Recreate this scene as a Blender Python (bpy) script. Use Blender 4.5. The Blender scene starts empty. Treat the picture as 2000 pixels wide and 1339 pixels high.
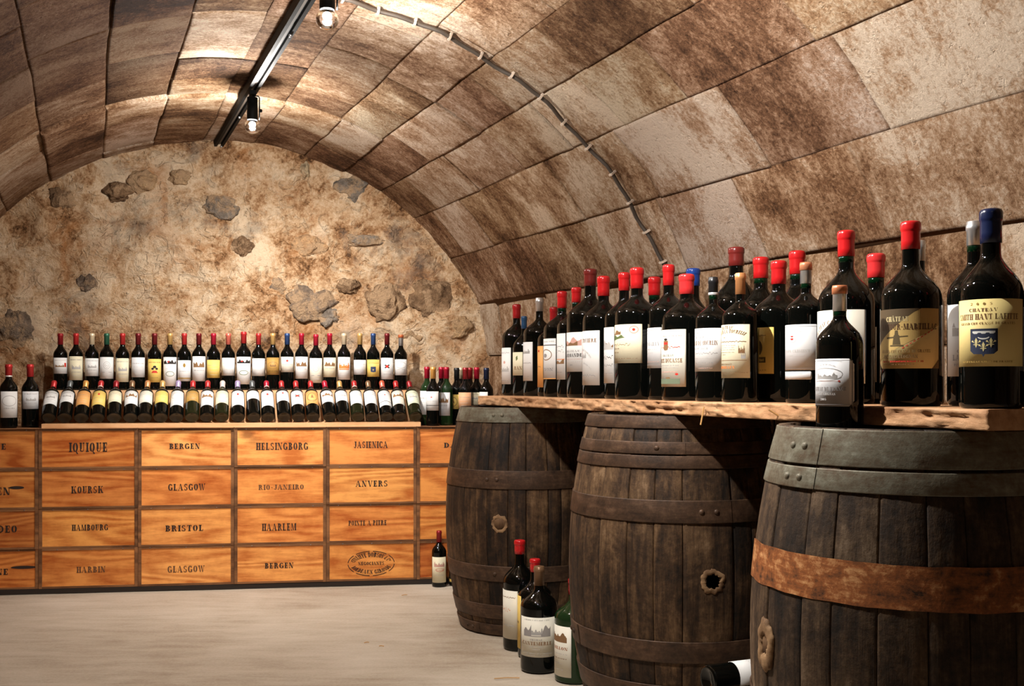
import bpy, bmesh, math, random
from mathutils import Vector, Matrix, noise
random.seed(7)
scene = bpy.context.scene
COL = scene.collection
PI = math.pi

# ------------------------------------------------------------------ camera, world, exposure
F = 2000.0; CX = 1000.0; HY = 755.0; CAMH = 1.033
cam_d = bpy.data.cameras.new('camera'); cam = bpy.data.objects.new('camera', cam_d); COL.objects.link(cam)
cam.location = (0, 0, CAMH); cam.rotation_euler = (PI/2, 0, 0)
cam_d.sensor_width = 36; cam_d.lens = 36; cam_d.shift_y = (HY-669.5)/2000.0
cam_d.clip_start = .02
scene.camera = cam
w = bpy.data.worlds.new('world'); scene.world = w; w.use_nodes = True
w.node_tree.nodes['Background'].inputs[0].default_value = (.02, .017, .015, 1)
w.node_tree.nodes['Background'].inputs[1].default_value = 1.0
scene.view_settings.view_transform = 'Standard'; scene.view_settings.look = 'None'
scene.view_settings.gamma = 1; scene.view_settings.use_curve_mapping = False
scene.view_settings.exposure = 0.52
BULB = 5200.0          # emission of the lamp filaments
BULB_COL = (1.0, .955, .90)
LAMP_K = [-1.25, -2.78, -3.75, -5.6]
LAMP_P = [1.0, 1.1, .15, .03]          # dimming of each bulb
SPOT_W = 108.0; SPOT_A = 84.0; SPOT_B = 42.0

# ------------------------------------------------------------------ frame of the place
A0 = Vector((-2.538, 5.076)); U = Vector((.9907, .136)); M = Vector((-.136, .9907))      # front line of the crates
AX = Vector((-.38409, .92330)); NX = Vector((.92330, .38409)); P0 = Vector((-1.634, 5.705))  # vault axis, across, crown foot
RV = 1.555; ZC = .862; TILT = .0199
def PX(px, py, d): return Vector(((px-CX)/F*d, d, CAMH-(py-HY)/F*d))
def vault(th, k, r=RV):
    p = P0 + NX*(r*math.sin(th)) + AX*k
    return Vector((p.x, p.y, ZC + r*math.cos(th) + TILT*k))
def qk(q, k, z):
    p = P0 + NX*q + AX*k
    return Vector((p.x, p.y, z))
def crate_pt(t, wd, z):
    p = A0 + U*t + M*wd
    return Vector((p.x, p.y, z))
def ray_line(px, o, u):          # depth where the view column px meets the ground line o + t*u
    r = (px-CX)/F
    # o.x+t u.x = r*(o.y+t u.y)
    t = (r*o.y-o.x)/(u.x-r*u.y)
    return t, o.y+t*u.y

# ------------------------------------------------------------------ mesh helpers
def mk(name, verts, faces, mat, parent=None, smooth=False, loc=None, color=None):
    me = bpy.data.meshes.new(name); me.from_pydata([tuple(v) for v in verts], [], faces); me.update()
    if smooth: me.polygons.foreach_set('use_smooth', [True]*len(me.polygons))
    if mat: me.materials.append(mat)
    return mo(name, me, parent, loc, color)
def mo(name, me, parent=None, loc=None, color=None):
    o = bpy.data.objects.new(name, me); COL.objects.link(o)
    if parent: o.parent = parent
    if loc is not None: o.location = loc
    if color: o.color = (*color, 1)
    return o
def empty(name, loc, rz=0):
    o = bpy.data.objects.new(name, None); COL.objects.link(o); o.location = loc; o.rotation_euler = (0, 0, rz)
    o.empty_display_size = .05
    return o
def tag(o, label=None, cat=None, group=None, kind=None):
    if label: o['label'] = label
    if cat: o['category'] = cat
    if group: o['group'] = group
    if kind: o['kind'] = kind
    return o
class MB:
    def __init__(s): s.v = []; s.f = []
    def add(s, v, f):
        n = len(s.v); s.v += v; s.f += [tuple(i+n for i in q) for q in f]; return s
    def box(s, a, b, mat=None):
        x0, y0, z0 = a; x1, y1, z1 = b
        v = [(x0,y0,z0),(x1,y0,z0),(x1,y1,z0),(x0,y1,z0),(x0,y0,z1),(x1,y0,z1),(x1,y1,z1),(x0,y1,z1)]
        v = [Vector(p) for p in v]
        if mat: v = [mat @ p for p in v]
        return s.add(v, [(0,3,2,1),(4,5,6,7),(0,1,5,4),(1,2,6,5),(2,3,7,6),(3,0,4,7)])
    def tube(s, pts, r, n=8, cap=True):
        pts = [Vector(p) for p in pts]; rings = []
        for i, p in enumerate(pts):
            t = (pts[min(i+1, len(pts)-1)]-pts[max(i-1, 0)]).normalized()
            a = t.cross(Vector((0, 0, 1))) if abs(t.z) < .9 else t.cross(Vector((1, 0, 0)))
            a.normalize(); b = t.cross(a)
            rr = r[i] if isinstance(r, (list, tuple)) else r
            rings.append([p+(a*math.cos(2*PI*j/n)+b*math.sin(2*PI*j/n))*rr for j in range(n)])
        v = [q for R_ in rings for q in R_]; f = []
        for i in range(len(pts)-1):
            for j in range(n):
                f.append((i*n+j, i*n+(j+1) % n, (i+1)*n+(j+1) % n, (i+1)*n+j))
        if cap: f.append(tuple(range(n))[::-1]); f.append(tuple((len(pts)-1)*n+j for j in range(n)))
        return s.add(v, f)
    def lathe(s, prof, n=24, a0=0, a1=2*PI, off=(0,0,0)):
        full = abs(a1-a0-2*PI) < 1e-6; m = n if full else n+1; v = []; f = []
        for r, z in prof:
            for j in range(m):
                a = a0+(a1-a0)*j/n
                v.append(Vector((r*math.cos(a)+off[0], r*math.sin(a)+off[1], z+off[2])))
        for i in range(len(prof)-1):
            for j in range(n):
                j2 = (j+1) % m
                f.append((i*m+j, i*m+j2, (i+1)*m+j2, (i+1)*m+j))
        return s.add(v, f)
    def build(s, name, mat, parent=None, smooth=False, loc=None, color=None):
        return mk(name, s.v, s.f, mat, parent, smooth, loc, color)

# ------------------------------------------------------------------ materials
class NT:
    def __init__(s, name):
        s.m = bpy.data.materials.new(name); s.m.use_nodes = True; s.t = s.m.node_tree; s.n = s.t.nodes
        s.b = s.n['Principled BSDF']; s.out = s.n['Material Output']
    def nd(s, typ, _props=None, **inp):
        x = s.n.new(typ)
        for k, v in (_props or {}).items(): setattr(x, k, v)
        for k, v in inp.items(): s.set(x, k, v)
        return x
    def set(s, x, k, v):
        i = x.inputs[int(k[1:])] if k[0] == 'i' and k[1:].isdigit() else x.inputs[k.replace('_', ' ')]
        if isinstance(v, bpy.types.NodeSocket): s.t.links.new(v, i)
        else: i.default_value = v
    def noise(s, vec, scale, detail=4, rough=.55, dist=0):
        return s.nd('ShaderNodeTexNoise', None, Vector=vec, Scale=scale, Detail=detail, Roughness=rough, Distortion=dist).outputs[0]
    def math(s, op, a, b=0.0, clamp=False):
        return s.nd('ShaderNodeMath', {'operation': op, 'use_clamp': clamp}, i0=a, i1=b).outputs[0]
    def ramp(s, fac, stops):
        x = s.nd('ShaderNodeValToRGB', None, i0=fac); e = x.color_ramp.elements
        while len(e) < len(stops): e.new(.5)
        for q, (p, c) in zip(e, stops): q.position = p; q.color = (*c, 1) if len(c) == 3 else c
        return x.outputs[0]
    def mix(s, fac, a, b, mode='MIX'):
        x = s.nd('ShaderNodeMix', {'data_type': 'RGBA', 'blend_type': mode})
        s.set(x, 'i0', fac); s.set(x, 'i6', a if isinstance(a, bpy.types.NodeSocket) else (*a, 1)); s.set(x, 'i7', b if isinstance(b, bpy.types.NodeSocket) else (*b, 1))
        return x.outputs[2]
    def vmap(s, vec, scale=(1,1,1), rot=(0,0,0), loc=(0,0,0)):
        return s.nd('ShaderNodeMapping', None, Vector=vec, Location=loc, Rotation=rot, Scale=scale).outputs[0]
    def bump(s, h, strength=.5, dist=.01, normal=None):
        x = s.nd('ShaderNodeBump', None, Height=h, Strength=strength, Distance=dist)
        if normal: s.set(x, 'Normal', normal)
        return x.outputs[0]
    def fin(s, color=None, rough=.8, normal=None, metal=0.0, spec=None):
        if color is not None: s.set(s.b, 'Base_Color', color if isinstance(color, bpy.types.NodeSocket) else (*color, 1))
        s.set(s.b, 'Roughness', rough); s.set(s.b, 'Metallic', metal)
        if spec is not None: s.b.inputs['Specular IOR Level'].default_value = spec
        if normal: s.set(s.b, 'Normal', normal)
        return s.m

def plain(name, c, rough=.6, metal=0.0, spec=.5):
    t = NT(name); return t.fin(c, rough, None, metal, spec)
CACHE = {}
def cached(kind, c):
    key = (kind,)+tuple(round(x, 3) for x in c)
    if key not in CACHE:
        if kind == 'wax': m = plain('wax', c, .22, 0, .5)
        elif kind == 'foil': m = plain('foil', c, .34, .35, .5)
        elif kind == 'metal': m = plain('tin', c, .32, .8, .5)
        elif kind == 'paper': m = plain('paper', c, .55, 0, .3)
        elif kind == 'ink': m = plain('ink', c, .6, 0, .2)
        elif kind == 'gold': m = plain('gold_ink', c, .35, .6, .5)
        CACHE[key] = m
    return CACHE[key]

def stone_mat():
    t = NT('ashlar_stone'); g = t.nd('ShaderNodeNewGeometry'); oi = t.nd('ShaderNodeObjectInfo')
    pos = g.outputs['Position']
    off = t.nd('ShaderNodeCombineXYZ', None, X=t.math('MULTIPLY', oi.outputs['Random'], 37.0), Y=t.math('MULTIPLY', oi.outputs['Random'], 11.0), Z=0.0).outputs[0]
    pb = t.nd('ShaderNodeVectorMath', {'operation': 'ADD'}, i0=pos, i1=off).outputs[0]
    # tool marks run aslant
    st = t.vmap(t.vmap(pb, (1, 1, 1), (0, 0, math.radians(-22.6))), (2.6, 9, 2.6))
    n1 = t.noise(pos, 1.15, 5, .6, .6); n2 = t.noise(pb, 4.5, 7, .68, .4); n3 = t.noise(st, 2.0, 8, .72, .35); n4 = t.noise(pos, 70, 8, .78)
    f = t.math('ADD', t.math('MULTIPLY', n1, .36), t.math('MULTIPLY', n2, .22))
    f = t.math('ADD', f, t.math('MULTIPLY', t.noise(pos, 3.3, 7, .68, .7), .22))
    f = t.math('ADD', f, t.math('MULTIPLY', n3, .21))
    f = t.math('ADD', f, t.math('MULTIPLY', n4, .33))
    f = t.math('ADD', f, t.math('MULTIPLY', t.math('SUBTRACT', oi.outputs['Random'], .5), .07))
    col = t.ramp(f, [(.565, (.068, .029, .011)), (.625, (.22, .108, .050)), (.68, (.45, .275, .158)), (.75, (.76, .60, .45))])
    col = t.mix(1.0, col, oi.outputs['Color'], 'MULTIPLY')
    pits = t.nd('ShaderNodeTexVoronoi', None, Vector=pos, Scale=34.0, Randomness=1.0).outputs['Distance']
    pm = t.ramp(pits, [(.05, (0, 0, 0)), (.26, (1, 1, 1))])
    holes = t.noise(pos, 31, 4, .65)
    pm2 = t.ramp(holes, [(.30, (0, 0, 0)), (.38, (1, 1, 1))])
    h = t.math('ADD', t.math('MULTIPLY', n4, 1.1), t.math('MULTIPLY', n3, .7))
    h = t.math('ADD', h, t.math('MULTIPLY', t.math('MULTIPLY', pm, .25), 1.0))
    h = t.math('ADD', h, t.math('MULTIPLY', pm2, .45))
    nb = t.bump(h, 1.0, .021)
    return t.fin(col, .92, nb, 0, .15)
def rubble_mat():
    t = NT('rubble_plaster'); pos = t.nd('ShaderNodeNewGeometry').outputs['Position']
    n1 = t.noise(pos, 2.0, 5, .6, .8); n2 = t.noise(pos, 7, 8, .7, .5); n3 = t.noise(pos, 50, 8, .78); n4 = t.noise(t.vmap(pos, (1,1,1), (0,0,0), (5, 3, 9)), 2.6, 6, .65, .9)
    f = t.math('ADD', t.math('MULTIPLY', n1, .40), t.math('ADD', t.math('MULTIPLY', n2, .47), t.math('MULTIPLY', n3, .36)))
    col = t.ramp(f, [(.495, (.085, .038, .016)), (.555, (.37, .19, .085)), (.61, (.62, .40, .225)), (.69, (.82, .63, .43))])
    rust = t.ramp(n4, [(.54, (0,0,0)), (.68, (1,1,1))])
    col = t.mix(t.math('MULTIPLY', rust, .55), col, (.48, .20, .065))
    gr = t.ramp(t.noise(t.vmap(pos, (1,1,1), (0,0,0), (17, 8, 2)), 2.4, 6, .7, .6), [(.56, (0,0,0)), (.66, (1,1,1))])
    col = t.mix(t.math('MULTIPLY', gr, .55), col, (.24, .20, .16))
    h = t.math('ADD', t.math('MULTIPLY', n2, 1.3), t.math('MULTIPLY', n3, .7))
    cr = t.ramp(t.noise(pos, 13, 5, .6, 1.5), [(.36, (0,0,0)), (.44, (1,1,1))])
    h = t.math('ADD', h, t.math('MULTIPLY', cr, .45))
    return t.fin(col, .93, t.bump(h, .95, .024), 0, .12)
def fieldstone_mat():
    t = NT('field_stone'); pos = t.nd('ShaderNodeNewGeometry').outputs['Position']; oi = t.nd('ShaderNodeObjectInfo')
    n = t.noise(pos, 13, 7, .7); n3 = t.noise(pos, 60, 5, .7)
    f = t.math('ADD', t.math('MULTIPLY', n, .7), t.math('MULTIPLY', n3, .3))
    col = t.ramp(f, [(.36, (.35,.30,.26)), (.5, (.8,.75,.7)), (.66, (1.35,1.3,1.2))])
    col = t.mix(1.0, col, oi.outputs['Color'], 'MULTIPLY')
    lime = t.ramp(t.noise(t.vmap(pos, (1,1,1), (0,0,0), (4, 7, 1)), 9, 7, .72, .5), [(.46, (0,0,0)), (.56, (1,1,1))])
    col = t.mix(t.math('MULTIPLY', lime, .85), col, (.56, .37, .215))
    return t.fin(col, .9, t.bump(t.math('ADD', n, n3), 1.0, .03), 0, .15)
def floor_mat():
    t = NT('pale_concrete'); pos = t.nd('ShaderNodeNewGeometry').outputs['Position']
    n1 = t.noise(pos, 1.3, 5, .6, .4); n2 = t.noise(t.vmap(pos, (3, 14, 1), (0, 0, .2)), 1.0, 6, .65, .5); n3 = t.noise(pos, 90, 4, .7)
    f = t.math('ADD', t.math('MULTIPLY', n1, .5), t.math('ADD', t.math('MULTIPLY', n2, .35), t.math('MULTIPLY', n3, .2)))
    col = t.ramp(f, [(.38, (.29, .225, .16)), (.52, (.43, .365, .285)), (.66, (.53, .465, .38))])
    h = t.math('ADD', t.math('MULTIPLY', n3, .35), n2)
    return t.fin(col, .7, t.bump(h, .35, .01), 0, .3)
def wood_mat(name, c1, c2, grain=12.0, bumpd=.002, rough=.55, knots=.6, axis='X'):
    t = NT(name); oi = t.nd('ShaderNodeObjectInfo'); tc = t.nd('ShaderNodeTexCoord').outputs['Object']
    off = t.nd('ShaderNodeCombineXYZ', None, X=t.math('MULTIPLY', oi.outputs['Random'], 23.0), Y=t.math('MULTIPLY', oi.outputs['Random'], 7.0), Z=t.math('MULTIPLY', oi.outputs['Random'], 5.0)).outputs[0]
    v = t.nd('ShaderNodeVectorMath', {'operation': 'ADD'}, i0=tc, i1=off).outputs[0]
    sc = {'X': (.8, 6, 6), 'Y': (6, .8, 6), 'Z': (6, 6, .8)}[axis]
    v1 = t.vmap(v, sc)
    ring = t.noise(v1, .8, 2, .4, .15)
    wv = t.nd('ShaderNodeMath', {'operation': 'SINE'}, i0=t.math('MULTIPLY', ring, grain*6)).outputs[0]
    wv = t.math('ADD', t.math('MULTIPLY', wv, .5), .5)
    fine = t.noise(t.vmap(v, tuple(s*7 for s in sc)), 2.0, 5, .7)
    blot = t.noise(v, 5, 5, .65)
    f = t.math('ADD', t.math('MULTIPLY', wv, .17), t.math('ADD', t.math('MULTIPLY', fine, .40), t.math('MULTIPLY', blot, .50)))
    col = t.ramp(f, [(.38, c2), (.66, c1)])
    kv = t.nd('ShaderNodeTexVoronoi', None, Vector=t.vmap(v, tuple((1.6 if s < 2 else 2.6) for s in sc)), Scale=1.5, Randomness=1.0).outputs['Distance']
    km = t.ramp(t.math('ADD', kv, t.math('MULTIPLY', t.math('SUBTRACT', fine, .5), .12)), [(.05, (1,1,1)), (.13, (0,0,0))])
    col = t.mix(t.math('MULTIPLY', km, knots), col, (.10, .035, .012))
    col = t.mix(1.0, col, oi.outputs['Color'], 'MULTIPLY')
    return t.fin(col, rough, t.bump(t.math('ADD', fine, wv), .4, bumpd), 0, .3)
def stave_mat():
    t = NT('old_oak_stave'); oi = t.nd('ShaderNodeObjectInfo'); pos = t.nd('ShaderNodeNewGeometry').outputs['Position']
    off = t.nd('ShaderNodeCombineXYZ', None, X=t.math('MULTIPLY', oi.outputs['Random'], 31.0), Y=0.0, Z=t.math('MULTIPLY', oi.outputs['Random'], 3.0)).outputs[0]
    v = t.nd('ShaderNodeVectorMath', {'operation': 'ADD'}, i0=pos, i1=off).outputs[0]
    g1 = t.noise(t.vmap(v, (22, 22, 1.6)), 1.6, 6, .7); g2 = t.noise(v, 7, 6, .7, .4); g3 = t.noise(t.vmap(pos, (1,1,.8)), 3.1, 5, .6); g4 = t.noise(pos, 70, 4, .7)
    f = t.math('ADD', t.math('MULTIPLY', g1, .34), t.math('ADD', t.math('MULTIPLY', g2, .3), t.math('MULTIPLY', g3, .3)))
    f = t.math('ADD', f, t.math('MULTIPLY', g4, .14))
    f = t.math('ADD', f, t.math('MULTIPLY', t.math('SUBTRACT', oi.outputs['Random'], .5), .07))
    col = t.ramp(f, [(.46, (.010, .006, .003)), (.53, (.052, .030, .015)), (.595, (.135, .086, .046)), (.675, (.31, .225, .145))])
    col = t.mix(1.0, col, oi.outputs['Color'], 'MULTIPLY')
    return t.fin(col, .72, t.bump(t.math('ADD', g1, t.math('MULTIPLY', g4, .6)), .6, .004), 0, .3)
def hoop_mat(name, a, b, c, metal=.25, sc=16):
    t = NT(name); pos = t.nd('ShaderNodeNewGeometry').outputs['Position']
    n = t.noise(pos, sc, 7, .72, .3); n2 = t.noise(t.vmap(pos, (3, 3, 20)), 3, 5, .7); n3 = t.noise(pos, 90, 4, .7)
    f = t.math('ADD', t.math('MULTIPLY', n, .55), t.math('ADD', t.math('MULTIPLY', n2, .3), t.math('MULTIPLY', n3, .15)))
    col = t.ramp(f, [(.38, a), (.52, b), (.66, c)])
    return t.fin(col, .55, t.bump(t.math('ADD', n, n3), .35, .002), metal, .4)
def shelf_mat():
    t = NT('rough_plank'); pos = t.nd('ShaderNodeNewGeometry').outputs['Position']
    v = t.vmap(pos, (1,1,1), (0, 0, -.43))
    g = t.noise(t.vmap(v, (14, 1.3, 14)), 2.0, 6, .7); b = t.noise(pos, 8, 6, .7, .4); n = t.noise(pos, 55, 4, .7)
    f = t.math('ADD', t.math('MULTIPLY', g, .45), t.math('ADD', t.math('MULTIPLY', b, .4), t.math('MULTIPLY', n, .15)))
    col = t.ramp(f, [(.36, (.24, .105, .046)), (.5, (.47, .255, .125)), (.64, (.64, .39, .22))])
    return t.fin(col, .7, t.bump(t.math('ADD', g, b), .6, .006), 0, .25)
def glass_mat(name, c, rough=.02):
    t = NT(name); return t.fin(c, rough, None, 0, .32)
def lens_mat():
    t = NT('bulb_glass'); tr = t.nd('ShaderNodeBsdfTransparent', None, Color=(1, 1, 1, 1)); gl = t.nd('ShaderNodeBsdfGlossy', None, Roughness=.05)
    fr = t.nd('ShaderNodeFresnel', None, IOR=1.45)
    mx = t.nd('ShaderNodeMixShader', None, i0=fr.outputs[0], i1=tr.outputs[0], i2=gl.outputs[0])
    t.t.links.new(mx.outputs[0], t.out.inputs[0]); return t.m
def emit_mat(p=1.0):
    t = NT('lit_filament'); e = t.nd('ShaderNodeEmission', None, Color=(*BULB_COL, 1), Strength=BULB*p)
    t.t.links.new(e.outputs[0], t.out.inputs[0]); return t.m

STONE = stone_mat(); RUBBLE = rubble_mat(); FIELD = fieldstone_mat(); FLOOR = floor_mat()
MORTAR = plain('joint_mortar', (.13, .07, .036), .95, 0, .1)
PINE = wood_mat('crate_pine', (.98, .43, .125), (.54, .145, .028), 14, .0015, .5)
EDGE = wood_mat('crate_edge', (.26, .115, .045), (.09, .036, .014), 8, .002, .7)
PLANE = wood_mat('planed_pine', (.80, .47, .24), (.60, .30, .13), 10, .001, .55, .3)
DARKW = plain('tarred_plinth', (.018, .010, .006), .8)
STAVE = stave_mat(); SHELF = shelf_mat()
RUSTY = hoop_mat('rusted_hoop', (.022, .012, .007), (.07, .037, .020), (.15, .085, .05))
GALV = hoop_mat('galvanised_hoop', (.075, .042, .02), (.15, .135, .095), (.27, .27, .21), .2)
RUSTB = hoop_mat('rust_residue', (.022, .012, .007), (.27, .085, .022), (.72, .40, .17), 0, 21)
BUNG = wood_mat('bung_wood', (.33, .20, .10), (.10, .05, .022), 10, .003, .75)
GLASS = glass_mat('dark_glass', (.0018, .0022, .0018)); GREEN = glass_mat('green_glass', (.010, .026, .008)); OLIVE = glass_mat('olive_glass', (.010, .011, .004)); GNECK = glass_mat('green_neck_glass', (.0012, .012, .004))
BLACK = plain('black_paint', (.003, .003, .003), .6, 0, .08); STEEL = plain('steel', (.5, .5, .5), .3, .9); CABLE = plain('cable_sheath', (.055, .042, .032), .55)
CLIP = plain('cable_clip', (.55, .45, .36), .5); LENS = lens_mat(); STRAW = plain('straw', (.55, .3, .1), .8)

# ------------------------------------------------------------------ structure
def fbm(p, o=4): return noise.fractal(p, 1.0, 2.0, o)
KB, KF = .42, -8.0
# backing of the vault (mortar, seen only in the joints)
def vault_backing():
    m = MB(); n = 40; v = []; ks = [KB, -2, -5, KF]
    for k in ks:
        for i in range(n+1):
            th = math.radians(-66+132*i/n); v.append(vault(th, k, RV+.008))
    f = []
    for a in range(len(ks)-1):
        for i in range(n): f.append((a*(n+1)+i, a*(n+1)+i+1, (a+1)*(n+1)+i+1, (a+1)*(n+1)+i))
    m.add(v, f)
    o = m.build('ceiling', MORTAR, None, True)
    sol = o.modifiers.new('thick', 'SOLIDIFY'); sol.thickness = .2; sol.offset = -1
    tag(o, kind='structure', label='barrel-vaulted stone ceiling of pale and brown ashlar blocks'); return o
CEIL = vault_backing()
BOUND = [-65, -54.5, -44, -33.6, -23, -12.6, -3, 7, 17.3, 25.5, 34, 43, 54, 65]
def thb(i, k): return math.radians(BOUND[i]) + .006*fbm(Vector((i*7.3, k*1.1, .5)), 3) + .0025*noise.noise(Vector((i*3.1, k*9, 2)))
def vault_block(i, k0, k1, prd, color):
    nu, nv = 6, 7; V = []; g = .0011*random.choice((.5, .8, 1, 2.2))*(1 if k1 > -2.4 else -.8); er = .0024 if k1 > -2.6 else .0012
    kc = (k0+k1)/2; c = vault((math.radians(BOUND[i])+math.radians(BOUND[i+1]))/2, kc)
    sl0 = .02*random.uniform(-1, 1); seed = random.uniform(0, 50)
    def P(a, b, r):
        k = k0+(k1-k0)*b
        kk = k + (.006*noise.noise(Vector((i*5.7, a*3+k0*9, 1))) if b < .01 else 0) + (.006*noise.noise(Vector((i*5.7, a*3+k1*9, 1))) if b > .99 else 0)
        t0 = thb(i, k)+g/RV; t1 = thb(i+1, k)-g/RV
        return vault(t0+(t1-t0)*a, min(max(kk, k0-.02), k1+.02) - (g if b > .99 else 0) + (g if b < .01 else 0), r)-c
    for b in range(nv):
        for a in range(nu):
            ua = a/(nu-1); ub = b/(nv-1)
            ua = [0, .04, .35, .65, .96, 1][a]; ub = [0, .03, .27, .5, .73, .97, 1][b]
            edge = a in (0, nu-1) or b in (0, nv-1)
            p = P(ua, ub, RV)
            dr = -prd*(1 if k1 > -2.4 else .35) + .006*fbm((p+c)*3.0, 3) + (er if edge else 0)
            V.append(P(ua, ub, RV+dr))
    Fc = [(b*nu+a, b*nu+a+1, (b+1)*nu+a+1, (b+1)*nu+a) for b in range(nv-1) for a in range(nu-1)]
    rim = [a for a in range(nu)]+[b*nu+nu-1 for b in range(1, nv)]+[(nv-1)*nu+a for a in range(nu-2, -1, -1)]+[b*nu for b in range(nv-2, 0, -1)]
    n0 = len(V)
    for q in rim:
        b, a = divmod(q, nu); V.append(P([0, .04, .35, .65, .96, 1][a], [0, .03, .27, .5, .73, .97, 1][b], RV+.03))
    L = len(rim)
    for j in range(L): Fc.append((rim[j], n0+j, n0+(j+1) % L, rim[(j+1) % L]))
    o = mk('stone_block', V, Fc, STONE, CEIL, True, c, color)
    for p in o.data.polygons[len(Fc)-L:]: p.use_smooth = False
    return o
def build_vault():
    for i in range(len(BOUND)-1):
        cuts = [KB-.02]; ring = -5 <= 0 and i in (2, 3, 4, 5, 6, 7, 8)
        k = KB - .02 - random.uniform(.25, .55)
        fixed = [-.99] if i in range(3, 9) else []
        if i == 5: fixed = [-.99, -1.58, -2.17]
        while k > -7.4:
            cuts.append(k); k -= random.uniform(.38, .68)
        for fx in fixed:
            cuts = [q for q in cuts if abs(q-fx) > .22]+[fx]
        cuts = sorted(set(cuts), reverse=True)
        for a, b in zip(cuts[:-1], cuts[1:]):
            kc = (a+b)/2; prd = random.uniform(-.004, .004)
            v = random.uniform(.84, 1.08); col = (v, v*random.uniform(.96, 1.01), v*random.uniform(.93, 1.02))
            th = (BOUND[i]+BOUND[i+1])/2
            if kc > -.99 and 3 <= i <= 8: prd += .012
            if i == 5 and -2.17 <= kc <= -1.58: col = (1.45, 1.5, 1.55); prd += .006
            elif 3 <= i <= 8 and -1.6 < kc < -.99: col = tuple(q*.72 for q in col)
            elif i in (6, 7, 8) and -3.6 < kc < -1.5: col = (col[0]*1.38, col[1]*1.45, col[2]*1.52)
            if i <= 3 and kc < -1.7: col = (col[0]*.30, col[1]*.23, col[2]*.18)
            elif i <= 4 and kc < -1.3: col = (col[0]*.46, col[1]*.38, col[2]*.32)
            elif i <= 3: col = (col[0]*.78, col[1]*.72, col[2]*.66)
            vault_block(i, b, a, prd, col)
build_vault()
# right side wall below the springing line
def side_wall(sign, nm):
    o = MB(); V = []
    q = 1.475*sign
    pts = [qk(q, KB, -.02), qk(q, KF, -.02), qk(q, KF, 1.36), qk(q, KB, 1.56)]
    back = [qk(q+.25*sign, KB, -.02), qk(q+.25*sign, KF, -.02), qk(q+.25*sign, KF, 1.36), qk(q+.25*sign, KB, 1.56)]
    o.add(pts+back, [(0,1,2,3), (7,6,5,4), (0,4,5,1), (1,5,6,2), (2,6,7,3), (3,7,4,0)])
    w_ = o.build(nm, MORTAR); tag(w_, kind='structure'); return w_
WR = side_wall(1, 'wall_right'); WL = side_wall(-1, 'wall_left')
tag(WR, label='vertical stone side wall behind the plank shelf of bottles'); tag(WL, label='vertical stone side wall out of view')
def wall_block(k0, k1, z0, z1, wall):
    sg = 1; nu, nv = 5, 4; us = [0, .03, .5, .97, 1]; vs = [0, .05, .95, 1]; g = .004; V = []; c = qk(1.46, (k0+k1)/2, (z0+z1)/2)
    prd = random.uniform(-.005, .006)
    def P(a, b, d):
        k = k0+g+(k1-k0-2*g)*a; z = z0+g+(z1-z0-2*g)*b+TILT*k
        top = max(0, (z-TILT*k-1.36)/.16)
        return qk(1.462-.045*top+d, k, z)-c
    for b in range(nv):
        for a in range(nu):
            e = a in (0, nu-1) or b in (0, nv-1)
            p = P(us[a], vs[b], 0); V.append(P(us[a], vs[b], -prd+(.007 if e else 0)+.007*fbm((p+c)*3, 3)))
    Fc = [(b*nu+a, b*nu+a+1, (b+1)*nu+a+1, (b+1)*nu+a) for b in range(nv-1) for a in range(nu-1)]
    rim = list(range(nu))+[b*nu+nu-1 for b in range(1, nv)]+[(nv-1)*nu+a for a in range(nu-2, -1, -1)]+[b*nu for b in range(nv-2, 0, -1)]
    n0 = len(V)
    for q in rim:
        b, a = divmod(q, nu); V.append(P(us[a], vs[b], .03))
    for j in range(len(rim)): Fc.append((rim[j], n0+j, n0+(j+1) % len(rim), rim[(j+1) % len(rim)]))
    v = random.uniform(.9, 1.25)
    mk('stone_block', V, Fc, STONE, wall, False, c, (v, v*.98, v*.95))
for z0, z1 in ((1.22, 1.52), (.93, 1.22), (.62, .93), (.31, .62), (0, .31)):
    k = KB
    while k > -5.6:
        l = random.uniform(.4, .7); wall_block(k-l, k, z0, z1, WR); k -= l
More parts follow.
